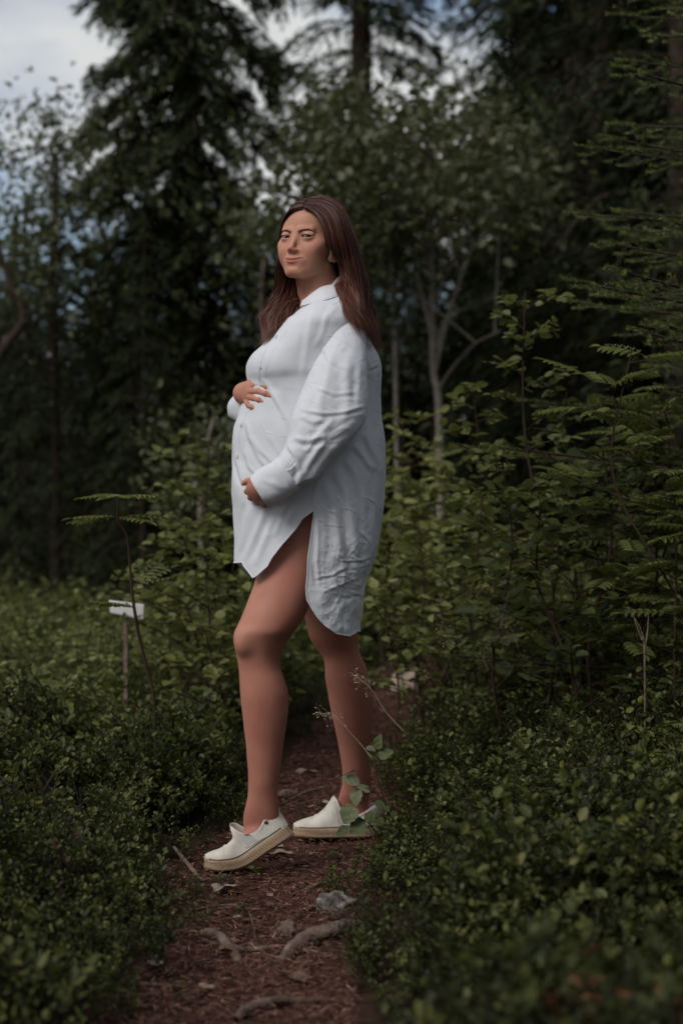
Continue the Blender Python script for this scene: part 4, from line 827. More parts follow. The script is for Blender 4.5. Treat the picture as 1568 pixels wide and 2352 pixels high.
NH = dict(
    palm=[([Q(600, 1108, 4.19), Q(586, 1118, 4.215)], [.025, .021]), ([Q(606, 1125, 4.19), Q(597, 1140, 4.215)], [.023, .018]), ([Q(600, 1116, 4.19), Q(583, 1128, 4.225)], [.023, .018])],
    fing=[([Q(594, 1104, 4.19), Q(580, 1103, 4.20), Q(569, 1105, 4.21), Q(559, 1110, 4.222)], [.0115, .0085, .0078, .0066]),
          ([Q(583, 1118, 4.215), Q(573, 1124, 4.232), Q(567, 1129, 4.250), Q(572, 1134, 4.272)], [.0095, .0080, .0074, .0064]),
          ([Q(586, 1130, 4.215), Q(578, 1137, 4.235), Q(575, 1143, 4.255), Q(580, 1146, 4.278)], [.0095, .0080, .0074, .0064]),
          ([Q(593, 1140, 4.215), Q(588, 1148, 4.235), Q(588, 1153, 4.255), Q(594, 1154, 4.278)], [.0092, .0078, .0070, .0062]),
          ([Q(603, 1146, 4.215), Q(602, 1156, 4.232), Q(606, 1161, 4.250), Q(612, 1161, 4.268)], [.0088, .0074, .0066, .0058])])
def build_body():
    def axis(segs):
        out = []
        for a, b, h in segs: out.append(np.arange(a, b-1e-6, h))
        return np.concatenate(out)
    xs = axis([(-.32, -.235, .003), (-.235, -.01, .0018), (-.01, .13, .003)])
    ys = axis([(4.08, 4.16, .003), (4.16, 4.29, .0021), (4.29, 4.43, .0018), (4.43, 4.53, .0021), (4.53, 4.90, .004)])
    zs = axis([(.03, .885, .006), (.885, 1.0, .0021), (1.0, 1.16, .006), (1.16, 1.27, .0019), (1.27, 1.46, .006), (1.46, 1.75, .0017)])
    G = np.full((len(xs), len(ys), len(zs)), .2, np.float32)
    def sl(lo, hi):
        return tuple(slice(max(0, np.searchsorted(a, l_)-1), np.searchsorted(a, h_)+1) for a, l_, h_ in zip((xs, ys, zs), lo, hi))
    def add(f, lo, hi, k):
        s = sl(lo, hi); X = xs[s[0]][:, None, None]; Y = ys[s[1]][None, :, None]; Z = zs[s[2]][None, None, :]
        d = f(X, Y, Z).astype(np.float32)
        G[s] = smin(G[s], d, k)
    add(near_leg, (-.32, 4.2, .03), (.05, 4.55, .98), .01)
    add(far_leg, (-.15, 4.4, .03), (.13, 4.90, .98), .02)
    add(torso, (-.32, 4.10, .84), (.13, 4.8, 1.50), .05)
    # knees, ankles
    kn = P(560, 1474, 4.275); add(lambda X, Y, Z: ell(X, Y, Z, kn, (.017, .020, .026)), kn-.08, kn+.08, .03)
    
    for ch in (NARM, FARM): add(ch[0], ch[1], ch[2], .03)
    fc = chain([P(610, 1893, 4.372), P(590, 1915, 4.365), P(550, 1945, 4.355)], [.026, .026, .022], .01); add(fc[0], fc[1], fc[2], .008)
    fc = chain([P(815, 1845, 4.80), P(815, 1875, 4.80), P(765, 1885, 4.80)], [.027, .027, .024], .01); add(fc[0], fc[1], fc[2], .008)
    # neck
    nb = P(742, 700, 4.43); nt_ = from_head((0, -14, -40))
    add(lambda X, Y, Z: cap(X, Y, Z, nb, nt_, .056, .051), np.minimum(nb, nt_)-.09, np.maximum(nb, nt_)+.09, .02)
    sm1, sm2 = from_head((44, -14, -50)), P(712, 692, 4.37)   # the neck muscle
    add(lambda X, Y, Z: cap(X, Y, Z, sm1, sm2, .013, .009), np.minimum(sm1, sm2)-.04, np.maximum(sm1, sm2)+.04, .02)
    # head
    s = sl(HO-np.array([.13, .15, .145]), HO+np.array([.13, .14, .15]))
    X = xs[s[0]][:, None, None]; Y = ys[s[1]][None, :, None]; Z = zs[s[2]][None, None, :]
    hd = head_sdf(X+0*Y+0*Z, Y+0*X+0*Z, Z+0*X+0*Y).astype(np.float32)
    G[s] = smin(G[s], hd, .012)
    # re-cut the details the blend softened
    hx, hy, hz = to_head(X, Y, Z); ax = np.abs(hx)
    cut = (hy > 60)
    G[s] = np.where(cut & (hz > -95), hd, G[s])
    for H in (FH, NH):
        for pts, rad in H['palm']:
            f, lo, hi = chain(pts, rad, .01); add(f, lo, hi, .014)
    for H in (FH, NH):
        for pts, rad in H['fing']:
            f, lo, hi = chain(pts, rad, .002); add(f, lo, hi, .0018)
            if True:   # knuckle bumps
                for q in (1, 2):
                    kp = pts[q]-np.array([0, .003, -.001]); r_ = rad[q]*.9
                    add(lambda X, Y, Z: np.sqrt((X-kp[0])**2+(Y-kp[1])**2+(Z-kp[2])**2)-r_, kp-.02, kp+.02, .003)
    V, Fq = surface_nets(G, xs, ys, zs)
    hx, hy, hz = to_head(V[:, 0], V[:, 1], V[:, 2]); ax = np.abs(hx)
    inh = (hz > -120) & (hy > 40)
    w_ = np.clip(1-(ax/27)**2.6, 0, 1); mz = mouth_z(ax)
    t = hz-mz
    cup = 7.2*w_**.75-1.1*np.exp(-(ax/3.5)**2)
    lip = np.clip((cup+.4-t)/1.2, 0, 1)*np.clip((t+9.6*w_**.7+.3)/1.4, 0, 1)*inh*(ax < 27.5)*(hy > 62)
    g = lambda c, r: np.exp(-(((ax-c[0])/r[0])**2+((hy-c[1])/r[1])**2+((hz-c[2])/r[2])**2))
    blush_shade = .65*g((42, 55, -32), (22, 30, 18))+.5*g((0, 98, -42), (11, 10, 10))+.3*g((0, 75, -90), (20, 15, 12))
    blush_shade = np.maximum(blush_shade, .9*g((77, -8, -20), (9, 22, 34)))
    dark = np.zeros(len(V))  # lid edges, plus painted shade in the sockets and the lip crease
    e = eye_open(ax, hz); near_eye = np.exp(-((ax-31.5)/16)**4)*inh*(hy > 55)
    dark = np.maximum(dark, np.clip(1-np.abs(e)/1.3, 0, 1)*near_eye*(hz > (ax-31.5)*.06-.8)*.5)
    dark = np.maximum(dark, np.exp(-(((ax-31.5)/19)**2+((hz+1)/11)**2))*.12*inh)
    dark = np.maximum(dark, np.clip(1-np.abs(t)/1.3, 0, 1)*(ax < 28)*.95*inh*(hy > 66))
    zD = V[:, 2]
    knee = .35*np.exp(-(((V[:, 0]-P(555, 1480, 4.3)[0])/.055)**2+((zD-P(0, 1480, 4.3)[2])/.06)**2))
    shin = .62*np.clip((1.15-zD)/.25, 0, 1)+.16*np.clip((.75-zD)/.2, 0, 1)+.42*fbm(V, 11, 3)*(zD < 1.1)  # tanned legs, with shade painted into the colour towards the feet
    hands = ((zD > 1.17) & (zD < 1.26) & (V[:, 0] < -.17) | (zD > .90) & (zD < .99) & (V[:, 0] < -.18))*.45
    blush_shade = np.maximum.reduce([blush_shade, knee, shin, hands])
    nail = np.zeros(len(V))
    for H in (FH, NH):
        for pts, rad in H['fing']:
            ax_ = pts[-1]-pts[-2]; ax_ /= np.linalg.norm(ax_)
            c = pts[-1]+ax_*rad[-1]*.35
            nd = np.array([-.1, -1, .25]); nd -= ax_*nd.dot(ax_); nd /= np.linalg.norm(nd); sd_ = np.cross(ax_, nd)
            r_ = V-c; u = r_@ax_/(.0058); v = r_@sd_/(rad[-1]*.68); q = r_@nd
            nail = np.maximum(nail, np.clip(3*(1-(np.abs(u)**3+np.abs(v)**3)), 0, 1)*(q > rad[-1]*.35)*(q < .012))
    ob = mesh_from('skin', V, Fq, SKIN, None, True, {'lip': lip, 'blush_shade': np.clip(blush_shade, 0, 1), 'dark': dark, 'nail': nail})
    return ob
def surface_nets(G, xs, ys, zs):
    ins = G < 0
    cs = [(a, b, c) for a in (0, 1) for b in (0, 1) for c in (0, 1)]
    nx, ny, nz_ = (q-1 for q in G.shape)
    cnt = np.zeros((nx, ny, nz_), np.uint8)
    for a, b, c in cs: cnt += ins[a:a+nx, b:b+ny, c:c+nz_]
    I = np.argwhere((cnt > 0) & (cnt < 8)); vid = np.full((nx, ny, nz_), -1, np.int32); vid[tuple(I.T)] = np.arange(len(I))
    ax = (xs, ys, zs); acc = np.zeros((len(I), 3)); num = np.zeros(len(I))
    for d in range(3):
        o1, o2 = [q for q in range(3) if q != d]
        for a in (0, 1):
            for b in (0, 1):
                p = I.copy(); p[:, o1] += a; p[:, o2] += b; q = p.copy(); q[:, d] += 1
                fp = G[tuple(p.T)]; fq = G[tuple(q.T)]; mk = (fp < 0) != (fq < 0)
                t = np.where(mk, fp/(fp-fq+1e-12), 0)
                pos = np.stack([ax[k][p[:, k]] for k in range(3)], 1); pos[:, d] += t*(ax[d][q[:, d]]-ax[d][p[:, d]])
                acc += pos*mk[:, None]; num += mk
    V = acc/num[:, None]; Fs = []
    for d in range(3):
        o1, o2 = [(1, 2), (2, 0), (0, 1)][d]
        s0 = [slice(None)]*3; s1 = [slice(None)]*3; s0[d] = slice(0, -1); s1[d] = slice(1, None)
        A, B = ins[tuple(s0)], ins[tuple(s1)]; E = np.argwhere(A != B)
        ok = (E[:, o1] > 0) & (E[:, o2] > 0) & (E[:, o1] < G.shape[o1]-1) & (E[:, o2] < G.shape[o2]-1); E = E[ok]
        flip = ~A[tuple(E.T)]
        def c(da, db):
            q = E.copy(); q[:, o1] -= da; q[:, o2] -= db; return vid[tuple(q.T)]
        q = np.stack([c(1, 1), c(0, 1), c(0, 0), c(1, 0)], 1)
        q[flip] = q[flip][:, ::-1]; Fs.append(q)
    return V, np.concatenate(Fs)
body = build_body()
person = empty('person', (P(610, 1960, 4.4)[0]+.05, 4.45, 0))
tag(person, 'smiling pregnant woman in a long white shirt holding her belly on the forest path', 'person')
def adopt(o, p=None):
    p = p or person; o.parent = p; o.matrix_parent_inverse = p.matrix_world.inverted(); return o
bpy.context.view_layer.update()
adopt(body); body.name = 'body'
# eyes
def eye_mat():
    m, n, b = principled('eye', (.7, .66, .62), .10, .12)
    r = attr(n, 'rad'); c = ramp(n, r, [(0, (.004, .004, .004)), (.19, (.004, .004, .004)), (.22, (.006, .007, .006)), (.42, (.012, .014, .010)), (.50, (.015, .016, .014)), (.56, (.25, .23, .22)), (1, (.26, .22, .21))])
    n.links.new(c.outputs['Color'], b.inputs['Base Color']); return m
EYEM = eye_mat()
bvh = None
def skin_bvh():
    global bvh
    if bvh is None:
        me = body.data; V = np.empty(len(me.vertices)*3, np.float32); me.vertices.foreach_get('co', V)
        V = V.reshape(-1, 3); k = (V[:, 2] > 1.45)
        F4 = np.empty(len(me.polygons)*4, np.int32); me.polygons.foreach_get('vertices', F4); F4 = F4.reshape(-1, 4)
        F4 = F4[k[F4].all(1)]; bvh = BVHTree.FromPolygons(V.tolist(), F4.tolist())
    return bvh
HM = np.stack([HL, HF, HU])
def cast_face(x, z, off=.3):
    """point on the face skin at head coordinates x, z (mm)"""
    o = from_head((x, 140, z)); hit = skin_bvh().ray_cast(Vector(o.ravel()), Vector(-HF))
    p = np.array(hit[0]) if hit[0] is not None else from_head((x, 60, z)).ravel()
    return p+HF*off*.001
brow_m = principled('brow_hair', (.065, .036, .025), .8, .05)[0]
lash_m = principled('hair_fine', (.018, .011, .009), .6, .2)[0]
for s in (1, -1):
    c = from_head((s*EYE[0], EYE[1], EYE[2])).ravel()
    D, Fq = sphere(c, 1)
    g = np.array([0.02, 0, CAM_H])-c; g /= np.linalg.norm(g); g = g*.9+HF*.1; g /= np.linalg.norm(g)
    ang = np.arccos(np.clip(D@g, -1, 1))
    D2 = D*(1+.035*np.exp(-(ang/.42)**4))[:, None]
    adopt(mesh_from('eyeball', c+D2*(ER-.35)*.001, Fq, EYEM, None, True, {'rad': ang/1.18}))
    # lashes
    mb = MB()
    for q in range(22):
        t = -1+2*q/21; ax_ = 31.5+t*14.6; up = 4.1*(1-abs(t*.98+.08)**2.2)+.9*t
        p0 = from_head((s*ax_, 0, up)).ravel(); yy = EYE[1]+math.sqrt(max(0, 13.6**2-(ax_-EYE[0])**2-up*up))
        p0 = from_head((s*ax_, yy+.2, up-.5)).ravel(); L = 2.0+2.2*max(0, t)
        p1 = from_head((s*(ax_+t*1.8+.5), yy+L*.8, up-.2+L*.35)).ravel()
        wv = HL*.00035
        mb.add([p0-wv*1.6, p0+wv*1.6, p1], [[0, 1, 2]])
    t = np.linspace(-1, 1, 25); aa = 31.5+t*14.9; up = 4.1*(1-np.abs(t*.98+.08)**2.2)+.9*t
    yy = EYE[1]+np.sqrt(np.maximum(0, 13.9**2-(aa-EYE[0])**2-up*up))
    line = np.concatenate([from_head(np.stack([s*aa, yy+.25, up+k], 1)) for k in (-.5, .3)])
    mb.add(line, [[i, i+1, i+26, i+25] for i in range(24)])
    adopt(mb.build('eyelashes', lash_m))
    # brow made of short hairs
    mb = MB(); r_ = random.Random(5)
    for q in range(520):
        t = (q/519); x0 = 10.5+40*t
        zc = 9.8+8.0*math.sin(min(1, t/.68)*math.pi/2)-9.0*max(0, t-.66)**1.2*1.8; wd = 3.3*(1-t**2.2)*.8+.5
        z0 = zc+r_.uniform(-1, 1)*wd*.9-1; Lh = 4.2*(1-.3*t)
        a = cast_face(s*x0, z0); b_ = cast_face(s*(x0+Lh*.85), z0+Lh*(.75-1.05*t)*.6, .7)
        wv = np.cross((b_-a), HF); wv = wv/np.linalg.norm(wv)*.00026
        mb.add([a-wv, a+wv, b_], [[0, 1, 2]])
    adopt(mb.build('eyebrow', brow_m))
# thin hoop earrings in the near ear
gold = principled('gold', (.75, .6, .38), .25, .5, Metallic=1.0)[0]
for (yy, zz) in ((3, -43), (-4, -39)):
    th = np.linspace(0, 2*math.pi, 18, endpoint=False); cpt = np.array([77, yy, zz-4.])
    ring = from_head(np.stack([77+0*th+2, yy+1*np.cos(th)+4*np.cos(th), zz-4+5*np.sin(th)], 1))
    V, Fq = tube(np.vstack([ring, ring[:1]]), .0007, 6); adopt(mesh_from('earring', V, Fq, gold))
# ------------------------------------------------------------------ shirt
def cloth_mat(name, base=(.71, .72, .75), crump=.5):
    m, n, b = principled(name, base, .85, .2)
    tc = N(n, 'ShaderNodeTexCoord').outputs['Object']
    warp = noise_node(n, 6, 2, vec=tc); mp_ = N(n, 'ShaderNodeVectorMath', operation='SCALE'); mp_.inputs['Scale'].default_value = .16
    n.links.new(warp.outputs['Color'], mp_.inputs[0]); ad = N(n, 'ShaderNodeVectorMath', operation='ADD')
    n.links.new(tc, ad.inputs[0]); n.links.new(mp_.outputs[0], ad.inputs[1])
    def ridge(scale, w_, rot, st):
        mp2 = N(n, 'ShaderNodeMapping'); mp2.inputs['Rotation'].default_value = rot; mp2.inputs['Scale'].default_value = st; n.links.new(ad.outputs[0], mp2.inputs['Vector'])
        v = N(n, 'ShaderNodeTexVoronoi', feature='DISTANCE_TO_EDGE'); v.inputs['Scale'].default_value = scale; n.links.new(mp2.outputs[0], v.inputs['Vector'])
        return mathn(n, 'SUBTRACT', 1.0, mathn(n, 'DIVIDE', v.outputs['Distance'], w_, True), True)
    r1 = ridge(9, .10, (0, .5, 0), (1.6, 1, .8)); r2 = ridge(17, .12, (0, -.6, .3), (.8, 1, 1.5)); nz_ = noise_node(n, 22, 4, vec=ad.outputs[0], rough=.6)
    h = mathn(n, 'ADD', mathn(n, 'MULTIPLY', r1, .55), mathn(n, 'MULTIPLY', r2, .40))
    cr = attr(n, 'crump')
    h = mathn(n, 'ADD', mathn(n, 'MULTIPLY', h, cr), mathn(n, 'MULTIPLY', nz_.outputs['Fac'], mathn(n, 'ADD', mathn(n, 'MULTIPLY', cr, 1.2), .35)))
    bp = bump(n, b, h, crump, .0035)
    wv = noise_node(n, 900, 1, vec=tc)
    bp2 = N(n, 'ShaderNodeBump'); bp2.inputs['Strength'].default_value = .15; bp2.inputs['Distance'].default_value = .0005
    n.links.new(wv.outputs['Fac'], bp2.inputs['Height']); n.links.new(bp.outputs[0], bp2.inputs['Normal']); n.links.new(bp2.outputs[0], b.inputs['Normal'])
    # thin cloth lets some light through
    tr = N(n, 'ShaderNodeBsdfTranslucent'); tr.inputs['Color'].default_value = (.72, .70, .70, 1); n.links.new(bp.outputs[0], tr.inputs['Normal'])
    ms = N(n, 'ShaderNodeMixShader'); ms.inputs['Fac'].default_value = .12
    o = n.nodes['Material Output']; n.links.new(b.outputs[0], ms.inputs[1]); n.links.new(tr.outputs[0], ms.inputs[2]); n.links.new(ms.outputs[0], o.inputs['Surface'])
    return m
CLOTH = cloth_mat('white_linen'); 
CY = 4.42
SH = np.array([  # yD, front x, back x, half depth near, half depth far
    (660, 727, 788, .056, .056), (672, 716, 792, .060, .060), (682, 700, 797, .068, .068), (692, 690, 803, .095, .08), (705, 679, 812, .140, .12), (722, 668, 824, .176, .165), (745, 650, 834, .207, .19), (775, 622, 848, .214, .20), (800, 602, 860, .213, .20),
    (816, 584, 868, .210, .20), (840, 570, 876, .207, .196), (862, 569, 876.5, .204, .19), (880, 572, 875, .196, .18), (905, 566, 874, .192, .18), (935, 556, 874.5, .190, .18), (960, 548, 876, .190, .18), (980, 540, 879, .190, .18), (1005, 536, 882, .191, .185),
    (1040, 535.5, 884, .19, .185), (1080, 534.5, 886, .19, .185), (1134, 534, 883.5, .19, .185), (1187, 535, 878, .192, .19), (1254, 538, 866, .195, .19), (1300, 540, 854, .196, .19), (1347, 542, 841, .196, .19), (1400, 545, 834, .193, .19), (1460, 548, 822, .188, .185)])
SY = SH[:, 0]
def shirt_sec(yD):
    f = sminterp(yD, SY, SH[:, 1]); bk = sminterp(yD, SY, SH[:, 2]); n1 = sminterp(yD, SY, SH[:, 3]); n2 = sminterp(yD, SY, SH[:, 4])
    X1 = (f-784)/F_PX*CY; X2 = (bk-784)/F_PX*CY
    return (X1+X2)/2, (X2-X1)/2, n1, n2
def y2z(yD): return CAM_H+(1176-yD)/F_PX*CY
def shirt_pt(phi, yD):
    cx, a, n1, n2 = shirt_sec(yD); c, s = np.cos(phi), np.sin(phi); e = 2/2.35
    X = cx+a*np.sign(c)*np.abs(c)**e
    # the belly and chest side is narrower than the back
    nn = np.where(s < 0, n1, n2)
    Y = CY+nn*np.sign(s)*np.abs(s)**e*(1-.10*np.clip(-c, 0, 1)**2)
    tilt = interp(yD, [655, 670, 700, 740], [.040, .036, .022, 0.])*c
    return np.stack([X, Y, y2z(yD)+tilt], -1)
def normals_of(V, Fq):
    a = V[Fq[:, 2]]-V[Fq[:, 0]]; b = V[Fq[:, 3]]-V[Fq[:, 1]]; fn = np.cross(a, b)
    nn = np.zeros_like(V)
    for k in range(4): np.add.at(nn, Fq[:, k], fn)
    return nn/(np.linalg.norm(nn, axis=1)[:, None]+1e-12)
def toD(V): return 784+V[:, 0]/V[:, 1]*F_PX, 1176-(V[:, 2]-CAM_H)/V[:, 1]*F_PX
def fold(xd, yd, pts, wd, amp, asym=.5, taper=.25):
    pts = np.asarray(pts, float); best = np.full(len(xd), 1e9); sg = np.zeros(len(xd)); tt = np.zeros(len(xd))
    L = np.r_[0, np.cumsum(np.linalg.norm(np.diff(pts, axis=0), axis=1))]
    for i in range(len(pts)-1):
        d = pts[i+1]-pts[i]; l2 = d@d; rx, ry = xd-pts[i, 0], yd-pts[i, 1]; t = np.clip((rx*d[0]+ry*d[1])/l2, 0, 1)
        ex, ey = rx-t*d[0], ry-t*d[1]; q = np.hypot(ex, ey); m = q < best
        best[m] = q[m]; sg[m] = np.sign(d[0]*ey-d[1]*ex)[m]; tt[m] = ((L[i]+t*math.sqrt(l2))/L[-1])[m]
    env = np.clip(tt/taper, 0, 1)*np.clip((1-tt)/taper, 0, 1); env = env*(2-env)+.02
    sd = best*sg
    return amp*env*(np.exp(-(sd/wd)**2)-asym*np.exp(-((sd-1.7*wd)/(wd*1.1))**2))
TORSO_FOLDS = [
    ([(733, 688), (718, 717), (710, 752), (705, 796), (698, 845), (694, 890)], 7, .003, .8),
    ([(775, 700), (752, 725), (738, 770), (725, 800)], 7, .004, .6),
    ([(610, 872), (628, 905), (650, 950), (668, 985)], 7, .004, .6),
    ([(600, 862), (640, 930), (662, 965)], 5, .003, .5),
    ([(565, 965), (575, 1010), (600, 1055), (625, 1085)], 6, .006, .7),
    ([(576, 1000), (600, 1035), (640, 1075)], 6, .005, .7),
    ([(560, 1030), (572, 1070), (600, 1100)], 5, .004, .6),
    ([(610, 990), (640, 1035), (660, 1055)], 7, .003, .5),
    ([(553, 1060), (562, 1100), (580, 1125)], 6, .004, .7),
    ([(544, 985), (541, 1020), (545, 1060), (553, 1092), (562, 1115)], 4, .006, 1.0),
    ([(648, 1150), (625, 1200), (600, 1255), (584, 1300)], 9, .009, .8),
    ([(668, 1140), (650, 1180), (628, 1235)], 8, .007, .8),
    ([(690, 1125), (680, 1160), (655, 1205)], 7, .006, .8),
    ([(610, 1170), (590, 1220), (570, 1265), (560, 1290)], 8, .007, .7),
    ([(575, 1160), (560, 1210), (552, 1270)], 8, .005, .7),
    ([(735, 1095), (722, 1130), (718, 1165)], 5, .006, .8),
    ([(728, 1180), (730, 1240), (727, 1290), (735, 1350)], 5, .006, .9),
    ([(745, 1100), (765, 1170), (780, 1260), (800, 1340)], 9, .007, .7),
    ([(765, 1075), (790, 1130), (810, 1210), (822, 1310)], 8, .007, .7),
    ([(790, 1045), (815, 1090), (835, 1150), (845, 1230)], 8, .007, .7),
    ([(810, 1020), (835, 1050), (860, 1085)], 7, .006, .7),
    ([(835, 990), (850, 1030), (868, 1060), (876, 1100)], 6, .005, .7),
    ([(850, 830), (858, 880), (856, 940), (862, 990)], 7, .005, .7),
    ([(843, 820), (850, 845), (868, 836)], 4, .004, .8),
    ([(760, 1160), (775, 1230), (765, 1300), (775, 1380)], 9, .005, .6),
    ([(800, 1150), (805, 1230), (815, 1330), (812, 1400)], 8, .005, .6),
    ([(860, 1100), (862, 1160), (850, 1230)], 7, .005, .6),
    ([(720, 1330), (760, 1320), (800, 1300)], 4, .003, .8), ([(740, 1360), (790, 1340), (835, 1320)], 4, .003, .8),
    ([(760, 1410), (785, 1370), (830, 1360)], 4, .003, .8), ([(790, 1290), (830, 1285), (850, 1275)], 3, .003, .8),
]
_g = np.random.default_rng(5)
def creases(n, box, ang, wd=(1.3, 2.4), am=(.0006, .0014), L=(22, 70)):
    out = []
    for _ in range(n):
        x, y = _g.uniform(box[0], box[2]), _g.uniform(box[1], box[3]); a = R(_g.uniform(*ang)); l_ = _g.uniform(*L); k = _g.normal(0, .18)
        out.append(([(x, y), (x+math.cos(a)*l_*.5-math.sin(a)*l_*k, y+math.sin(a)*l_*.5+math.cos(a)*l_*k), (x+math.cos(a)*l_, y+math.sin(a)*l_)], _g.uniform(*wd), _g.uniform(*am)/.6, .25))
    return out
def rib_add(V, Fq, folds, near=True, extra=None):
    nn = normals_of(V, Fq); xd, yd = toD(V); h = np.zeros(len(V))
    msk = np.clip((-nn[:, 1])*3, 0, 1) if near else 1
    if (np.abs(nn[:, 1]) > .5).any() and (nn[(V[:, 1] < CY-.1)][:, 1].mean() > 0 if (V[:, 1] < CY-.1).any() else False): nn = -nn; msk = np.clip((-nn[:, 1])*3, 0, 1)
    for f in folds: h += fold(xd, yd, f[0], f[1], f[2]*.5, *f[3:])
    h = h*msk
    if extra is not None: h = h+extra(xd, yd, V, nn)
    return V+nn*h[:, None]
def torso_extra(xd, yd, V, nn):
    h = .007*np.exp(-(((xd-622)/38)**2+((yd-842)/34)**2))*np.clip(-nn[:, 1]*2, 0, 1)
    h -= .0035*np.exp(-(((xd-612)/34)**2+((yd-893)/12)**2))*np.clip(-nn[:, 1]*2, 0, 1)
    h += .006*fbm(V*np.array([1, 1, .6]), 9, 2)*np.clip((yd-1000)/250, .15, 1)
    c = np.clip((yd-1150)/200, 0, 1)*np.clip((xd-700)/60, 0, 1)
    h += .0040*fbm(V, 26, 3)*c+.003*fbm(V*np.array([1.4, 1, .7]), 15, 2)
    return h
def hem_front(x):   # y of the front panel's hem for an image x
    return interp(x, [534, 541, 556, 560, 580, 590, 613.6, 624, 647, 678.6, 694, 712, 721.5], [1291, 1291, 1288, 1296, 1322, 1316, 1295, 1277, 1248, 1214, 1191, 1178, 1172])
def hem_back(x):
    return interp(x, [700, 703, 704.6, 715, 730.6, 749, 775, 801, 823, 835], [1330, 1344, 1368, 1386, 1409, 1427.6, 1446, 1452, 1447, 1446])
def slit_x(y): return interp(y, [1170, 1191, 1232, 1274, 1313, 1344], [722, 719.5, 714, 707.5, 706, 703])
def panel(kind):
    # columns run over phi: near edge -> front (pi) or back (0) -> far edge; rows below the slit apex
    nc, nr = 300, 190; YA = 1168
    out = np.zeros((nr, nc, 3))
    ts = np.linspace(0, 1, nr)
    cx, a, n1, n2 = shirt_sec(YA); e = 2/2.35
    def phi_at(xD, yD):   # near side angle where the section passes image x
        lo, hi = -math.pi, 0.
        for _ in range(30):
            m = (lo+hi)/2; p = shirt_pt(np.array([m]), np.array([yD]))[0]; q = 784+p[0]/p[1]*F_PX
            if q < xD: lo = m
            else: hi = m
        return (lo+hi)/2
    phA = phi_at(722, YA)
    if kind == 'front':
        s = np.linspace(0, 1, nc); ph = phA-(s)*(2*math.pi-2*(math.pi/2+phA) if False else (2*(math.pi+phA)))  # to the mirrored far angle
        # hem for every column (fixed point on image x)
        hem = np.full(nc, 1250.)
        for _ in range(25):
            p = shirt_pt(ph, hem); xd = 784+p[:, 0]/p[:, 1]*F_PX
            hn = hem_front(np.where(np.sin(ph) < 0, xd, np.minimum(xd+12, 721)))
            hem = .5*hem+.5*hn
        for r_ in range(nr): out[r_] = shirt_pt(ph, YA+(hem-YA)*ts[r_])
    else:
        s = np.linspace(0, 1, nc)
        hem = np.full(nc, 1400.); ph0 = phi_at(703, 1344)
        phh = ph0+s*(-2*ph0)
        for _ in range(25):
            p = shirt_pt(phh, hem); xd = 784+p[:, 0]/p[:, 1]*F_PX
            hem = .5*hem+.5*hem_back(xd)
        hem[-1] = hem[0]
        for r_ in range(nr):
            yy = YA+(hem-YA)*ts[r_]
            pe = phi_at(slit_x(yy[0]), yy[0]); ph = pe+s*(-2*pe)
            out[r_] = shirt_pt(ph, yy)
    return out, ph
shirt = mesh_from('shirt_seed', np.zeros((3, 3)), [[0, 1, 2]])  # replaced below
def crump_of(V):
    xd, yd = toD(V)
    return np.clip(.15+.5*np.clip((yd-1100)/200, 0, 1)*np.clip((xd-690)/70, 0, 1)+.35*np.clip((xd-800)/40, 0, 1), 0, 1)
TORSO_FOLDS += creases(16, (720, 1060, 860, 1160), (20, 80))+creases(30, (712, 1160, 850, 1400), (20, 100), wd=(1.8, 3.4), am=(.0006, .0016), L=(30, 90))+creases(20, (735, 1290, 830, 1430), (-50, 70), L=(18, 50), wd=(1.4, 2.6), am=(.0006, .0013))+creases(8, (845, 850, 875, 1000), (-30, 60), L=(14, 30))+creases(6, (600, 900, 680, 1050), (20, 60), am=(.0006, .0012))
# upper body of the shirt
nc, nr = 460, 330
phis = np.linspace(-math.pi, math.pi, nc, endpoint=False); ys_ = np.linspace(662, 1168, nr)
U = np.stack([shirt_pt(phis, np.full(nc, y)) for y in ys_]).reshape(-1, 3)
Fq = grid_faces(nr, nc, True)
U = rib_add(U, Fq, TORSO_FOLDS, True, torso_extra)
# the placket: a strip 2 mm proud along the front opening
PLK = [(704, 690), (688, 700), (664, 726), (640, 760), (618, 792), (603, 820), (596, 850), (597, 880), (590, 920), (566, 950), (553, 985), (549, 1020), (552, 1060), (560, 1100), (566, 1140), (566, 1290)]
def placket(V):
    xd, yd = toD(V); best = np.full(len(xd), 1e9); sg = np.zeros(len(xd)); p = np.array(PLK, float)
    for i in range(len(p)-1):
        d = p[i+1]-p[i]; t = np.clip(((xd-p[i, 0])*d[0]+(yd-p[i, 1])*d[1])/(d@d), 0, 1); ex, ey = xd-p[i, 0]-t*d[0], yd-p[i, 1]-t*d[1]
        q = np.hypot(ex, ey); m = q < best; best[m] = q[m]; sg[m] = np.sign(d[0]*ey-d[1]*ex)[m]
    return .0022*(1/(1+np.exp(-(best*sg)/.9)))*(V[:, 1] < CY)*(yd < 1166)*(yd > 690)*np.clip((1166-yd)/30, 0, 1)
nn = normals_of(U, Fq); sgn = -np.sign(nn[(U[:, 1] < 4.3)][:, 1].mean()); 
U = U+nn*sgn*placket(U)[:, None]
bpy.data.objects.remove(shirt)
shirt = adopt(mesh_from('shirt', U, Fq, CLOTH, None, True, {'crump': crump_of(U)}))
seam_pts = {}
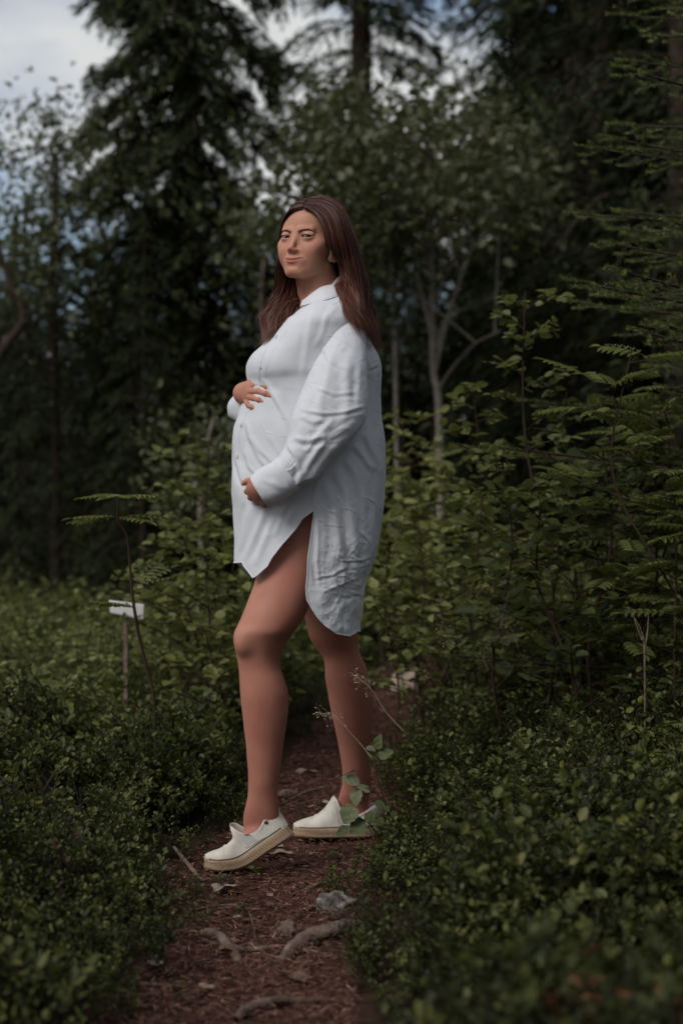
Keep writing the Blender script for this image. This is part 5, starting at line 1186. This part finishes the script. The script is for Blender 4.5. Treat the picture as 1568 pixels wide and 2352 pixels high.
for kind in ('front', 'back'):
    G, ph = panel(kind); nr_, nc_ = G.shape[:2]; V = G.reshape(-1, 3); Fp = grid_faces(nr_, nc_)
    xd0, yd0 = toD(V)
    V2 = rib_add(V, Fp, TORSO_FOLDS, True, torso_extra)
    V2[:nc_] = V[:nc_] if False else V2[:nc_]
    G2 = V2.reshape(nr_, nc_, 3)
    adopt(mesh_from(kind+'_panel', V2, Fp, CLOTH, None, True, {'crump': crump_of(V2)}), shirt)
    edge = np.concatenate([G2[1:, 0], G2[-1, 1:], G2[::-1, -1][1:-1]])
    Vt, Ft = tube(edge[::1], .0019, 6); adopt(mesh_from('hem', Vt, Ft, CLOTH, None, True, {'crump': np.zeros(len(Vt))}), shirt)
# sleeves
def sleeve(stn, Ys, ry, folds, nrow=120, ncol=110, lip=True, name='sleeve', exp=2.2, extra=.004):
    L = np.array([P(a[0], a[1], y) for a, y in zip(stn, Ys)]); Rr = np.array([P(a[2], a[3], y) for a, y in zip(stn, Ys)])
    t0 = np.linspace(0, 1, len(stn)); t = np.linspace(0, 1, nrow)
    L = sminterp(t, t0, L); Rr = sminterp(t, t0, Rr); q = sminterp(t, t0, np.asarray(ry))
    cen = (L+Rr)/2; half = (Rr-L)/2; T = np.gradient(cen, axis=0); T /= np.linalg.norm(T, axis=1)[:, None]
    dv = np.cross(T, half); dv /= np.linalg.norm(dv, axis=1)[:, None]; dv = dv*np.where(dv[:, 1:2] > 0, -1, 1)
    a = np.linspace(0, 2*math.pi, ncol, endpoint=False); e = 2/exp
    ca, sa = np.sign(np.cos(a))*np.abs(np.cos(a))**e, np.sign(np.sin(a))*np.abs(np.sin(a))**e
    V = cen[:, None]+half[:, None]*ca[None, :, None]+dv[:, None]*sa[None, :, None]*q[:, None, None]
    V = V.reshape(-1, 3); Fs = grid_faces(nrow, ncol, True)
    nn = normals_of(V, Fs); cc = np.repeat(cen, ncol, 0); nn *= np.sign(((V-cc)*nn).sum(1))[:, None]
    xd, yd = toD(V); h = np.zeros(len(V)); m = np.clip(-nn[:, 1]*2.5, 0, 1)
    for f in folds: h += fold(xd, yd, f[0], f[1]*1.15, f[2]*.52, *f[3:])*m
    h += extra*fbm(V, 14, 3)
    V = V+nn*h[:, None]
    if lip:
        G = V.reshape(nrow, ncol, 3); ins = [cen[-1-k*2]+(G[-1-k*2]-cen[-1-k*2])*.93 for k in range(6)]
        V = np.concatenate([V]+ins); Fs = grid_faces(nrow+6, ncol, True)
    return V, Fs
SLV = [(757, 735, 826, 745), (750, 762, 833, 790), (742, 785, 839, 815), (725, 825, 842, 870), (702, 880, 844, 922), (682, 925, 839, 968), (668, 962, 817, 1002), (662, 998, 782, 1038), (654, 1022, 752, 1068), (641, 1044, 728, 1098), (630, 1060, 688, 1122)]
SLY = [4.36, 4.325, 4.275, 4.243, 4.22, 4.205, 4.195, 4.185, 4.18, 4.178, 4.178]
SLR = [.045, .060, .070, .074, .074, .072, .069, .063, .058, .052, .044]
SF = [([(690, 940), (740, 950), (790, 946), (842, 930)], 4, .004, .8), ([(672, 1003), (700, 1012), (730, 1006), (752, 1000)], 6, .007, .8), ([(660, 1018), (680, 1050), (690, 1085), (684, 1110)], 5, .006, .9),
      ([(750, 1005), (720, 1050), (695, 1095), (668, 1120)], 7, .007, .8), ([(800, 1000), (762, 1035), (725, 1085), (700, 1110)], 7, .006, .7), ([(765, 800), (752, 860), (735, 930), (730, 970)], 9, .007, .6),
      ([(800, 810), (795, 870), (800, 930), (785, 985)], 9, .005, .6), ([(825, 830), (826, 880), (822, 930)], 6, .004, .6), ([(720, 890), (770, 905), (825, 900)], 4, .003, .7), ([(690, 955), (720, 970), (745, 965)], 5, .004, .7),
      ([(770, 960), (740, 990), (700, 1040)], 6, .005, .7), ([(820, 965), (790, 985), (760, 1010)], 6, .004, .7), ([(668, 1118), (700, 1100), (735, 1090)], 4, .004, .7), ([(735, 790), (760, 830), (800, 850)], 5, .003, .6)]
SF += creases(20, (680, 830, 830, 1010), (-20, 60), am=(.0004, .0010))+creases(12, (670, 990, 760, 1080), (90, 150), L=(18, 45))
V, Fs = sleeve(SLV, SLY, SLR, SF, nrow=260, ncol=240, extra=.0035)
slv = adopt(mesh_from('sleeve', V, Fs, CLOTH, None, True, {'crump': np.full(len(V), .40)}), shirt)
CUF = [(636, 1050, 692, 1124), (622, 1062, 672, 1136), (600, 1075, 648, 1150), (584, 1088, 628, 1158), (578, 1096, 617, 1159)]
V, Fs = sleeve(CUF, [4.178, 4.178, 4.18, 4.182, 4.183], [.047, .046, .045, .044, .043], [([(640, 1068), (655, 1100), (668, 1128)], 3, .003, .8), ([(600, 1100), (625, 1110), (650, 1120)], 5, .002, .6)], 50, 90, extra=.003)
adopt(mesh_from('cuff', V, Fs, CLOTH, None, True, {'crump': np.full(len(V), .2)}), shirt)
G = V.reshape(-1, 90, 3)[49]; Vt, Ft = tube(np.vstack([G, G[:1]]), .0016, 6); adopt(mesh_from('cuff_seam', Vt, Ft, CLOTH, None, True, {'crump': np.zeros(len(Vt))}), shirt)
# far sleeve and its open cuff
FS = [(640, 900, 640, 1000), (605, 897, 600, 990), (575, 897, 572, 978), (556, 899, 552, 970), (540, 912, 533, 960)]
V, Fs = sleeve(FS, [4.40, 4.405, 4.415, 4.43, 4.45], [.03, .034, .036, .034, .022], [], 60, 80, extra=.003, exp=2.0)
adopt(mesh_from('sleeve', V, Fs, CLOTH, None, True, {'crump': np.full(len(V), .2)}), shirt)
# seams: dropped shoulder, yoke, side
BV = BVHTree.FromPolygons(U.tolist(), Fq.tolist())
SBV = None
def cast_cloth(x, y, tree, off=.0008):
    o = Vector((0, 0, CAM_H)); d = Vector(P(x, y, 1.0))-o; d.normalize(); h = tree.ray_cast(o+d*3.2, d)
    return None if h[0] is None else np.array(h[0]-d*off)
def seam(pts, tree, name='seam', rad=.0011, n=40, parent=None):
    t = np.linspace(0, 1, n); q = sminterp(t, np.linspace(0, 1, len(pts)), np.array(pts, float)); w_ = [cast_cloth(a, b, tree, .0) for a, b in q]; w_ = [p for p in w_ if p is not None]
    if len(w_) > 3:
        V, Ft = tube(w_, rad, 5); adopt(mesh_from(name, V, Ft, CLOTH, None, True, {'crump': np.zeros(len(V))}), shirt)
slvV, slvF = sleeve(SLV, SLY, SLR, SF, extra=.0035); SLT = BVHTree.FromPolygons(slvV.tolist(), slvF.tolist())
both = BVHTree.FromPolygons(np.vstack([U, slvV]).tolist(), np.vstack([Fq, slvF+len(U)]).tolist())
seam([(748, 771), (765, 773), (785, 783), (805, 795), (822, 810), (838, 830)], both, rad=.0009)
seam([(784, 693), (764, 700), (752, 720), (744, 740)], both, rad=.0006)
seam([(846, 832), (858, 829), (872, 822)], both, rad=.0008)
seam(PLK[:8], BV, rad=.0009, n=60); seam([(566, 950), (553, 985), (549, 1020), (552, 1060), (560, 1100)], BV, rad=.0007)
seam([(x+15, y+5) for x, y in PLK[1:8]], BV, rad=.0005, n=50)
# collar: a folded band round the neck
def collar():
    top = np.array([P(697, 690, 4.350), P(712, 676, 4.340), P(728, 664, 4.336), P(742, 657, 4.345), P(765, 652, 4.372), P(786, 650, 4.41), P(796, 651, 4.45), P(786, 653, 4.49), P(758, 660, 4.51), P(728, 668, 4.50), P(706, 682, 4.475), P(694, 696, 4.455)])
    low = np.array([P(690, 702, 4.335), P(708, 698, 4.300), P(727, 694, 4.285), P(750, 688, 4.278), P(775, 680, 4.300), P(800, 672, 4.37), P(812, 676, 4.44), P(800, 680, 4.52), P(765, 684, 4.55), P(725, 690, 4.54), P(694, 702, 4.505), P(682, 712, 4.46)])
    ins = np.array([P(700, 694, 4.36), P(714, 688, 4.352), P(728, 682, 4.350), P(742, 678, 4.36), P(764, 674, 4.385), P(783, 672, 4.41), P(790, 672, 4.45), P(782, 673, 4.48), P(757, 678, 4.495), P(730, 684, 4.49), P(710, 696, 4.47), P(698, 706, 4.45)])
    t = np.linspace(0, 1, 90); t0 = np.linspace(0, 1, len(top)); A, B, I = (sminterp(t, t0, q) for q in (ins, top, low))
    rows = [A, A*.5+B*.5]
    for k in range(9):
        u = k/8; up = np.array([0, 0, .006])*math.sin(u*math.pi)*1.0
        rows.append(B*(1-u)+I*u+up+.0008*fbm(B, 60, 2)[:, None])
    back = [r_-np.array([0, -.0015, .0025]) for r_ in rows[::-1][:6]]
    G = np.stack(rows+back); return G.reshape(-1, 3), grid_faces(len(rows)+6, 90), I
Vc, Fc_, Ie = collar()
adopt(mesh_from('collar', Vc, Fc_, CLOTH, None, True, {'crump': np.full(len(Vc), .1)}), shirt)
Vt, Ft = tube(Ie, .0014, 5); adopt(mesh_from('collar_edge', Vt, Ft, CLOTH, None, True, {'crump': np.zeros(len(Vt))}), shirt)
# buttons
btn_m = principled('shell_button', (.62, .60, .58), .3, .5)[0]
for (x, y) in ((636, 774), (599, 842), (555, 976), (546, 1048)):
    p = cast_cloth(x, y, BV, .0005)
    if p is None: continue
    a = np.linspace(0, 2*math.pi, 16, endpoint=False); rings = []
    for r_, o_ in ((.0052, 0), (.0052, -.0018), (.0042, -.0024), (.0001, -.0016)): rings.append(p+np.stack([r_*np.cos(a), np.full(16, o_), r_*np.sin(a)], 1))
    adopt(mesh_from('button', np.concatenate(rings), grid_faces(4, 16, True), btn_m), shirt)
# ------------------------------------------------------------------ hair
def hair_mat():
    m, n, b = principled('brown_hair', (.06, .03, .022), .42, .25)
    c = ramp(n, attr(n, 'tone'), [(0, (.014, .006, .005)), (.5, (.070, .024, .016)), (1, (.22, .090, .060))])
    n.links.new(c.outputs['Color'], b.inputs['Base Color']); b.inputs['Anisotropic'].default_value = .3
    return m
HAIR = hair_mat()
GN = [ # near side, from the face backwards
 [(696, 477, 4.330), (719, 486, 4.318), (736, 506, 4.309), (747, 533, 4.306), (755, 560, 4.315), (772, 582, 4.345), (784, 610, 4.365), (784, 640, 4.365), (770, 662, 4.330), (786, 690, 4.275), (804, 726, 4.225), (818, 756, 4.212), (832, 796, 4.215)],
 [(699, 470, 4.340), (727, 474, 4.318), (750, 495, 4.303), (764, 526, 4.296), (774, 560, 4.305), (786, 590, 4.330), (796, 620, 4.342), (796, 652, 4.335), (792, 680, 4.300), (808, 712, 4.245), (824, 746, 4.220), (836, 776, 4.222), (846, 806, 4.235)],
 [(703, 463, 4.360), (739, 464, 4.332), (768, 484, 4.312), (783, 516, 4.300), (794, 556, 4.306), (804, 592, 4.320), (812, 625, 4.325), (816, 660, 4.320), (822, 695, 4.300), (834, 730, 4.280), (846, 762, 4.275), (856, 790, 4.290), (864, 818, 4.310)],
 [(710, 456, 4.385), (752, 456, 4.362), (782, 478, 4.345), (797, 515, 4.335), (810, 555, 4.335), (820, 595, 4.345), (830, 632, 4.350), (835, 670, 4.352), (838, 704, 4.350), (848, 738, 4.350), (860, 770, 4.355), (868, 796, 4.365), (874, 826, 4.380)],
 [(722, 452, 4.415), (762, 455, 4.405), (790, 486, 4.405), (804, 522, 4.405), (817, 558, 4.405), (827, 600, 4.410), (838, 636, 4.415), (843, 672, 4.420), (846, 704, 4.430), (856, 738, 4.440), (868, 775, 4.450), (873, 800, 4.455), (879, 822, 4.46)],
 [(730, 454, 4.450), (764, 462, 4.470), (786, 494, 4.480), (797, 530, 4.485), (807, 566, 4.485), (816, 604, 4.485), (824, 640, 4.485), (829, 676, 4.485), (834, 706, 4.490), (842, 740, 4.495), (852, 772, 4.50), (860, 794, 4.50), (866, 812, 4.50)],
 [(728, 458, 4.470), (745, 478, 4.500), (752, 510, 4.510), (758, 550, 4.512), (765, 590, 4.505), (772, 630, 4.495), (780, 665, 4.495), (790, 700, 4.50), (800, 740, 4.51), (812, 770, 4.53), (822, 790, 4.54), (830, 800, 4.55), (836, 806, 4.55)]]
GF = [ # far side, from the face backwards
 [(694, 476, 4.333), (672, 480, 4.338), (655, 500, 4.355), (646.5, 527, 4.385), (644, 560, 4.41), (645, 596, 4.41), (637, 626, 4.395), (636, 660, 4.38), (629, 692, 4.365), (616, 720, 4.355), (606, 738, 4.35), (611, 761, 4.345), (598, 786, 4.34), (590, 808, 4.335)],
 [(697, 468, 4.352), (674, 471, 4.370), (659, 496, 4.395), (651, 527, 4.425), (650, 560, 4.445), (651, 596, 4.435), (646, 630, 4.41), (643, 664, 4.39), (638, 696, 4.365), (627, 724, 4.350), (617, 744, 4.345), (620, 766, 4.335), (605, 790, 4.325), (597, 806, 4.325)],
 [(702, 461, 4.380), (682, 464, 4.405), (666, 500, 4.445), (660, 540, 4.470), (659, 575, 4.475), (660, 606, 4.460), (656, 640, 4.43), (652, 672, 4.40), (648, 700, 4.365), (638, 728, 4.340), (628, 750, 4.325), (625, 768, 4.315), (612, 786, 4.31), (602, 802, 4.31)],
 [(712, 454, 4.410), (694, 461, 4.445), (678, 500, 4.480), (673, 545, 4.500), (671, 580, 4.500), (672, 612, 4.480), (670, 645, 4.445), (664, 676, 4.41), (659, 704, 4.365), (648, 730, 4.33), (638, 750, 4.315), (630, 768, 4.305), (620, 782, 4.30), (610, 797, 4.30)],
 [(722, 454, 4.450), (708, 472, 4.485), (696, 512, 4.505), (690, 560, 4.515), (692, 596, 4.52), (696, 630, 4.50), (696, 660, 4.47), (688, 690, 4.43), (668, 704, 4.355), (655, 730, 4.325), (645, 748, 4.31), (636, 764, 4.30), (626, 778, 4.295), (616, 792, 4.295)]]
def sheet(G, n, seed, widths=.0008):
    g = np.random.default_rng(seed); G = np.array([[P(*p) for p in row] for row in G]); k, m = G.shape[:2]
    S = 30; t = np.linspace(0, 1, S)
    tm = np.linspace(0, 1, m); Gs = np.stack([sminterp(t, tm, row) for row in G])      # k x S x 3
    def along(u):   # u in 0..1 across the sheet
        return sminterp(u, np.linspace(0, 1, k), Gs)
    # strands
    ncl = 150; cu = g.uniform(0, 1, ncl); cph = g.uniform(0, 6.28, ncl); cam_ = g.uniform(.3, 1, ncl); ctone = g.uniform(.1, .8, ncl); clen = g.uniform(.72, 1.0, ncl)
    u = g.uniform(0, 1, n)**.95; ci = np.argmin(np.abs(u[:, None]-cu[None]), 1)
    # pull to the clump centre toward the tips
    L = clen[ci]*g.uniform(.86, 1.0, n)
    tt = t[None]*L[:, None]
    pull = .93*np.clip((tt-.25)/.6, 0, 1)
    uu = np.clip(u[:, None]*(1-pull)+cu[ci][:, None]*pull, 0, 1)
    A = sminterp(uu.ravel(), np.linspace(0, 1, k), Gs.reshape(k, -1)).reshape(n, S, S, 3) if False else None
    # bilinear-in-u, cubic-in-t sampling
    ku = uu*(k-1); i0 = np.clip(ku.astype(int), 0, k-2); fu = ku-i0; fu = fu*fu*(3-2*fu)*.5+fu*.5
    kt = tt*(S-1); j0 = np.clip(kt.astype(int), 0, S-2); ft = (kt-j0)[..., None]
    p0 = Gs[i0, j0]*(1-ft)+Gs[i0, j0+1]*ft; p1 = Gs[i0+1, j0]*(1-ft)+Gs[i0+1, j0+1]*ft
    Pt = p0*(1-fu[..., None])+p1*fu[..., None]
    side = p1-p0; side /= np.linalg.norm(side, axis=-1)[..., None]+1e-9
    T = np.gradient(Pt, axis=1); T /= np.linalg.norm(T, axis=-1)[..., None]+1e-9
    Nn = np.cross(T, side); c0 = HO+np.array([0, .03, 0]); sg = np.sign(((Pt[:, 5:6]-c0)*Nn[:, 5:6]).sum(-1, keepdims=True)); Nn *= sg
    dep = g.uniform(-.006, .0035, n)[:, None, None]*np.clip(tt*6, .3, 1)[..., None]
    wav = (np.clip(tt-.35, 0, 1)**1.2*.042*cam_[ci][:, None]*np.sin(tt*17+cph[ci][:, None]))[..., None]
    fr = g.normal(0, .0021, (n, 1, 1))*np.clip(tt*3, .2, 2.2)[..., None]; fr2 = g.normal(0, .0018, (n, 1, 1))*np.clip(tt*3, .2, 2.2)[..., None]
    wild = (g.uniform(0, 1, n) < .09)[:, None, None]*g.normal(0, .010, (n, 1, 1))*tt[..., None]*1.5
    Pt = Pt+Nn*(dep+fr2+wav*.5)+side*(wav+fr+wild)
    # ribbon
    wd = widths*g.uniform(.6, 1.3, n)[:, None]*np.clip((1-t[None])*5, .15, 1)
    wdir = side*np.cos(g.uniform(-.9, .9, n))[:, None, None]+Nn*np.sin(g.uniform(-.9, .9, n))[:, None, None]
    V = np.stack([Pt-wdir*wd[..., None], Pt+wdir*wd[..., None]], 2).reshape(-1, 3)
    i = (np.arange(n)[:, None]*S+np.arange(S-1)[None])*2
    F_ = np.stack([i, i+1, i+3, i+2], -1).reshape(-1, 4)
    tone = np.clip(ctone[ci]*.65+g.uniform(0, .35, n), 0, 1)[:, None]+np.clip(tt-.4, 0, 1)*.75
    tone = np.clip(np.repeat(tone.ravel(), 2), 0, 1)
    # base surface under the strands
    uu2 = np.linspace(0, 1, 40); B = sminterp(uu2, np.linspace(0, 1, k), Gs.reshape(k, -1)).reshape(40, S, 3)
    cut = int(S*.86); B = B[:, :cut]
    gu = np.gradient(B, axis=0); gt = np.gradient(B, axis=1); nb_ = np.cross(gt, gu); nb_ /= np.linalg.norm(nb_, axis=-1)[..., None]+1e-9
    s2 = np.sign(((B[:, 5:6]-c0)*nb_[:, 5:6]).sum(-1, keepdims=True)); nb_ *= s2
    B = B-nb_*.0045*np.clip(np.linspace(0, 1, S)[:cut]*9, .12, 1)[None, :, None]
    V2 = B.reshape(-1, 3); F2 = grid_faces(40, cut)
    V = np.concatenate([V, V2]); F_ = np.concatenate([F_, F2+len(V)-len(V2)]); tone = np.r_[tone, np.full(len(V2), .05)]
    return V, F_, tone
Vh1, Fh1, T1 = sheet(GN, 6800, 3); Vh2, Fh2, T2 = sheet(GF, 3800, 4)
hair = adopt(mesh_from('hair', np.concatenate([Vh1, Vh2]), np.concatenate([Fh1, Fh2+len(Vh1)]), HAIR, None, True, {'tone': np.r_[T1, T2]}))

# ------------------------------------------------------------------ shoes
def canvas_mat():
    m, n, b = principled('cream_canvas', (.66, .62, .54), .85, .2)
    nz = noise_node(n, 25, 4); c = ramp(n, nz.outputs['Fac'], [(.35, (.70, .66, .58)), (.62, (.56, .51, .43)), (.8, (.42, .36, .28))]); n.links.new(c.outputs['Color'], b.inputs['Base Color'])
    w2 = noise_node(n, 1100, 1); bump(n, b, w2.outputs['Fac'], .25, .0006); return m
def jute_mat():
    m, n, b = principled('jute', (.36, .25, .16), .9, .15)
    a = attr(n, 'braid'); nz = noise_node(n, 260, 3); f = mathn(n, 'ADD', mathn(n, 'MULTIPLY', a, .6), mathn(n, 'MULTIPLY', nz.outputs['Fac'], .5))
    c = ramp(n, f, [(.15, (.13, .08, .05)), (.5, (.33, .22, .14)), (.9, (.52, .40, .27))]); n.links.new(c.outputs['Color'], b.inputs['Base Color'])
    bump(n, b, nz.outputs['Fac'], .6, .002); return m
CANV, JUTE = canvas_mat(), jute_mat()
GORE = principled('elastic_gore', (.55, .53, .50), .9, .1)[0]
METAL = principled('dark_rivet', (.12, .11, .11), .35, .5, Metallic=.8)[0]
def make_shoe(base, lat, sh=0.):
    """base: heel->toe points of the middle of the sole's underside; lat: lateral unit vector"""
    L_ = float(np.linalg.norm(np.diff(np.array(base), axis=0), axis=1).sum()); n = 90; s = np.linspace(0, 1, n); Bp = sminterp(s, np.linspace(0, 1, len(base)), np.array(base)); Tn = np.gradient(Bp, axis=0); Tn /= np.linalg.norm(Tn, axis=1)[:, None]
    lat = np.array(lat, float); lat /= np.linalg.norm(lat); Up = np.cross(Tn, lat); Up /= np.linalg.norm(Up, axis=1)[:, None]; Up *= np.sign(Up[:, 2:3])
    ends = np.clip(1-((.5-s)/.5).clip(0)**5.5, 0, 1)**.5*np.clip(1-((s-.42)/.58).clip(0)**3.6, 0, 1)**.5
    w_ = ends*sminterp(s, [0, .15, .35, .55, .75, .9, 1], [.035, .039, .038, .041, .044, .041, .038])
    th = interp(s, [0, .3, .7, 1], [.037, .036, .033, .029])
    # sole: closed section, braided side
    root = empty('tmp'); parts = []
    m = 44; V = []; A = []
    for i in range(n):
        q = np.linspace(0, 1, m, endpoint=False); ang = q*2*math.pi; e = .28
        cx_, cz_ = np.sign(np.cos(ang))*np.abs(np.cos(ang))**e, np.sign(np.sin(ang))*np.abs(np.sin(ang))**e
        rows_ = np.cos((cz_*.5+.5)*th[i]/.0068*2*math.pi); strand = np.sin(s[i]*250/.98+rows_*1.6)
        dsp = (.0011*rows_*.6+.0009*strand)*(np.abs(cx_) > .9)
        V.append(Bp[i]+lat*((cx_*w_[i]+np.sign(cx_)*dsp)[:, None])+Up[i]*((cz_*.5+.5)*th[i])[:, None]); A.append(.5+.28*rows_+.25*strand)
    V = np.concatenate(V); Fs = grid_faces(n, m, True)
    c0 = len(V); V = np.vstack([V, Bp[0]+Up[0]*th[0]/2, Bp[-1]+Up[-1]*th[-1]/2]); Fl = Fs.tolist()+[[j, (j+1) % m, c0] for j in range(m)]+[[(n-1)*m+(j+1) % m, (n-1)*m+j, c0+1] for j in range(m)]
    sole = mesh_from('sole', V, Fl, JUTE, None, True, {'braid': np.r_[np.concatenate(A), .5, .5]})
    # upper: solid of the last minus the inside, meshed in the straight frame of the last and bent onto the sole
    xs = np.arange(-.012, L_+.012, .0017); ts = np.arange(-.055, .0555, .0017); us = np.arange(-.012, .105, .0017)
    X, Tt, U_ = xs[:, None, None], ts[None, :, None], us[None, None, :]; sv = X/L_; sw = sv+sh*np.exp(-((sv-.42)/.22)**2)
    wv = np.clip(1-((.5-sv)/.5).clip(0)**5.5, 0, 1)**.5*np.clip(1-((sv-.42)/.58).clip(0)**3.6, 0, 1)**.5*sminterp(sv, [0, .15, .35, .55, .75, .9, 1], [.0345, .0385, .0375, .040, .043, .040, .036])
    hv = sminterp(sw, [0, .2, .40, .48, .52, .57, .64, .72, .82, .93, 1], [.075, .085, .092, .092, .086, .068, .047, .033, .024, .016, .008])
    wr = .0016*np.sin(sv*95+Tt*30)*np.exp(-((sv-.74)/.05)**2)
    hv = hv+wr
    body_ = (np.sqrt((np.abs(Tt)/np.maximum(wv, .002))**2.0+(np.maximum(U_, 0)/hv)**(2.0+2.2*np.clip((.57-sw)/.1, 0, 1)))-1)*np.minimum(wv, hv)*.8
    body_ = np.maximum(np.maximum(body_, -U_-.008), np.maximum(-X, X-L_))
    cut = U_-sminterp(sw, [0, .05, .10, .17, .25, .33, .40, .45, .485, .51, .54, .58], [.054, .058, .053, .042, .033, .030, .038, .056, .074, .084, .10, .15])
    body_ = smax(body_, cut, .002)
    inner = (np.sqrt((np.abs(Tt)/np.maximum(wv-.0028, .001))**2+((X-(.265-sh*.45)*L_)/((.275-sh*.45)*L_-.0035))**4)-1)*.030
    body_ = smax(body_, -np.maximum(inner, .012-U_), .0015)
    V, Fu = surface_nets((body_+0*X+0*Tt+0*U_).astype(np.float32), xs, ts, us)
    def bend(q):
        sl_ = np.clip(q[:, 0]/L_, -.05, 1.05); bp_ = sminterp(sl_, s, Bp)+(q[:, 0]/L_-np.clip(q[:, 0]/L_, 0, 1))[:, None]*L_*np.where((q[:, 0] < 0)[:, None], Tn[0], Tn[-1]); u_ = sminterp(sl_, s, Up); u_ /= np.linalg.norm(u_, axis=1)[:, None]
        return bp_+lat*q[:, 1:2]+u_*(q[:, 2]+interp(sl_, s, th)-.002)[:, None]
    up = mesh_from('upper', bend(V), Fu, CANV); parts = [sole, up]
    tree = BVHTree.FromPolygons(V.tolist(), Fu.tolist()); cs_ = 1 if lat[1] < 0 else -1
    def on(si, u, off=.0006):
        hh = tree.ray_cast(Vector((si*L_, .2*cs_, u)), Vector((0, -cs_, 0)))[0]
        return np.array([si*L_, (hh[1] if hh else wv.max()*cs_)+off*cs_, u])
    on_ = on
    def on(si, u, off=.0006): return on_(si-sh*math.exp(-((si-.42)/.22)**2), u, off)
    def line(nm, pts, r_, m_, n_=26):
        q = sminterp(np.linspace(0, 1, n_), np.linspace(0, 1, len(pts)), np.array(pts, float)); w3 = bend(np.array([on(a, b) for a, b in q])); Vt, Ft = tube(w3, r_, 5); parts.append(mesh_from(nm, Vt, Ft, m_))
    gr = []
    for k in range(7):
        f = k/6; a0, a1 = (.395-.020*f, .475+.0*f); u0 = .036*(1-f)+.010*f
        for q in range(6): gr.append(on(a0+(a1-a0)*q/5-.02*f, (u0+(.058-.036)*(q/5)**1.4*(1-f)), .0009))
    parts.append(mesh_from('gore', bend(np.array(gr)), grid_faces(7, 6), GORE))
    line('stitching', [(.52, .070), (.495, .045), (.475, .022), (.455, .008), (.36, .006), (.27, .005)], .0010, CANV); line('stitching', [(.385, .034), (.368, .020), (.355, .008)], .0010, CANV)
    line('stitching', [(.05, .050), (.11, .044), (.19, .033), (.27, .025)], .0008, CANV)
    for nm, u in (('sole_seam', .001),): line(nm, [(.06, u), (.3, u), (.6, u), (.8, u), (.93, u)], .0013, JUTE, 50)
    c_ = on(.155, .034, .001); a = np.linspace(0, 2*math.pi, 12, endpoint=False)
    rv = np.concatenate([bend(c_+np.stack([r_*np.cos(a), np.full(12, o_*cs_), r_*np.sin(a)], 1)) for r_, o_ in ((.0048, 0), (.0048, .002), (.0028, .0028), (.0001, .0028))])
    parts.append(mesh_from('rivet', rv, grid_faces(4, 12, True), METAL))
    bpy.data.objects.remove(root)
    return parts
for sh_, base, lat in ((.075, [P(676, 1917, 4.375), P(625, 1950, 4.37), P(566, 1987, 4.36), P(515, 1996, 4.35), P(468, 1993, 4.345)], (-.10, -1, 0)),
                      (0., [P(874, 1921, 4.80), P(820, 1921, 4.80), P(772, 1921, 4.80), P(722, 1921, 4.80), P(672, 1919, 4.79)], (0, -1, .0))):
    ps = make_shoe(base, lat, sh_)
    sh = adopt(ps[0]); sh.name = 'shoe'
    for p_ in ps[1:]: adopt(p_, sh)
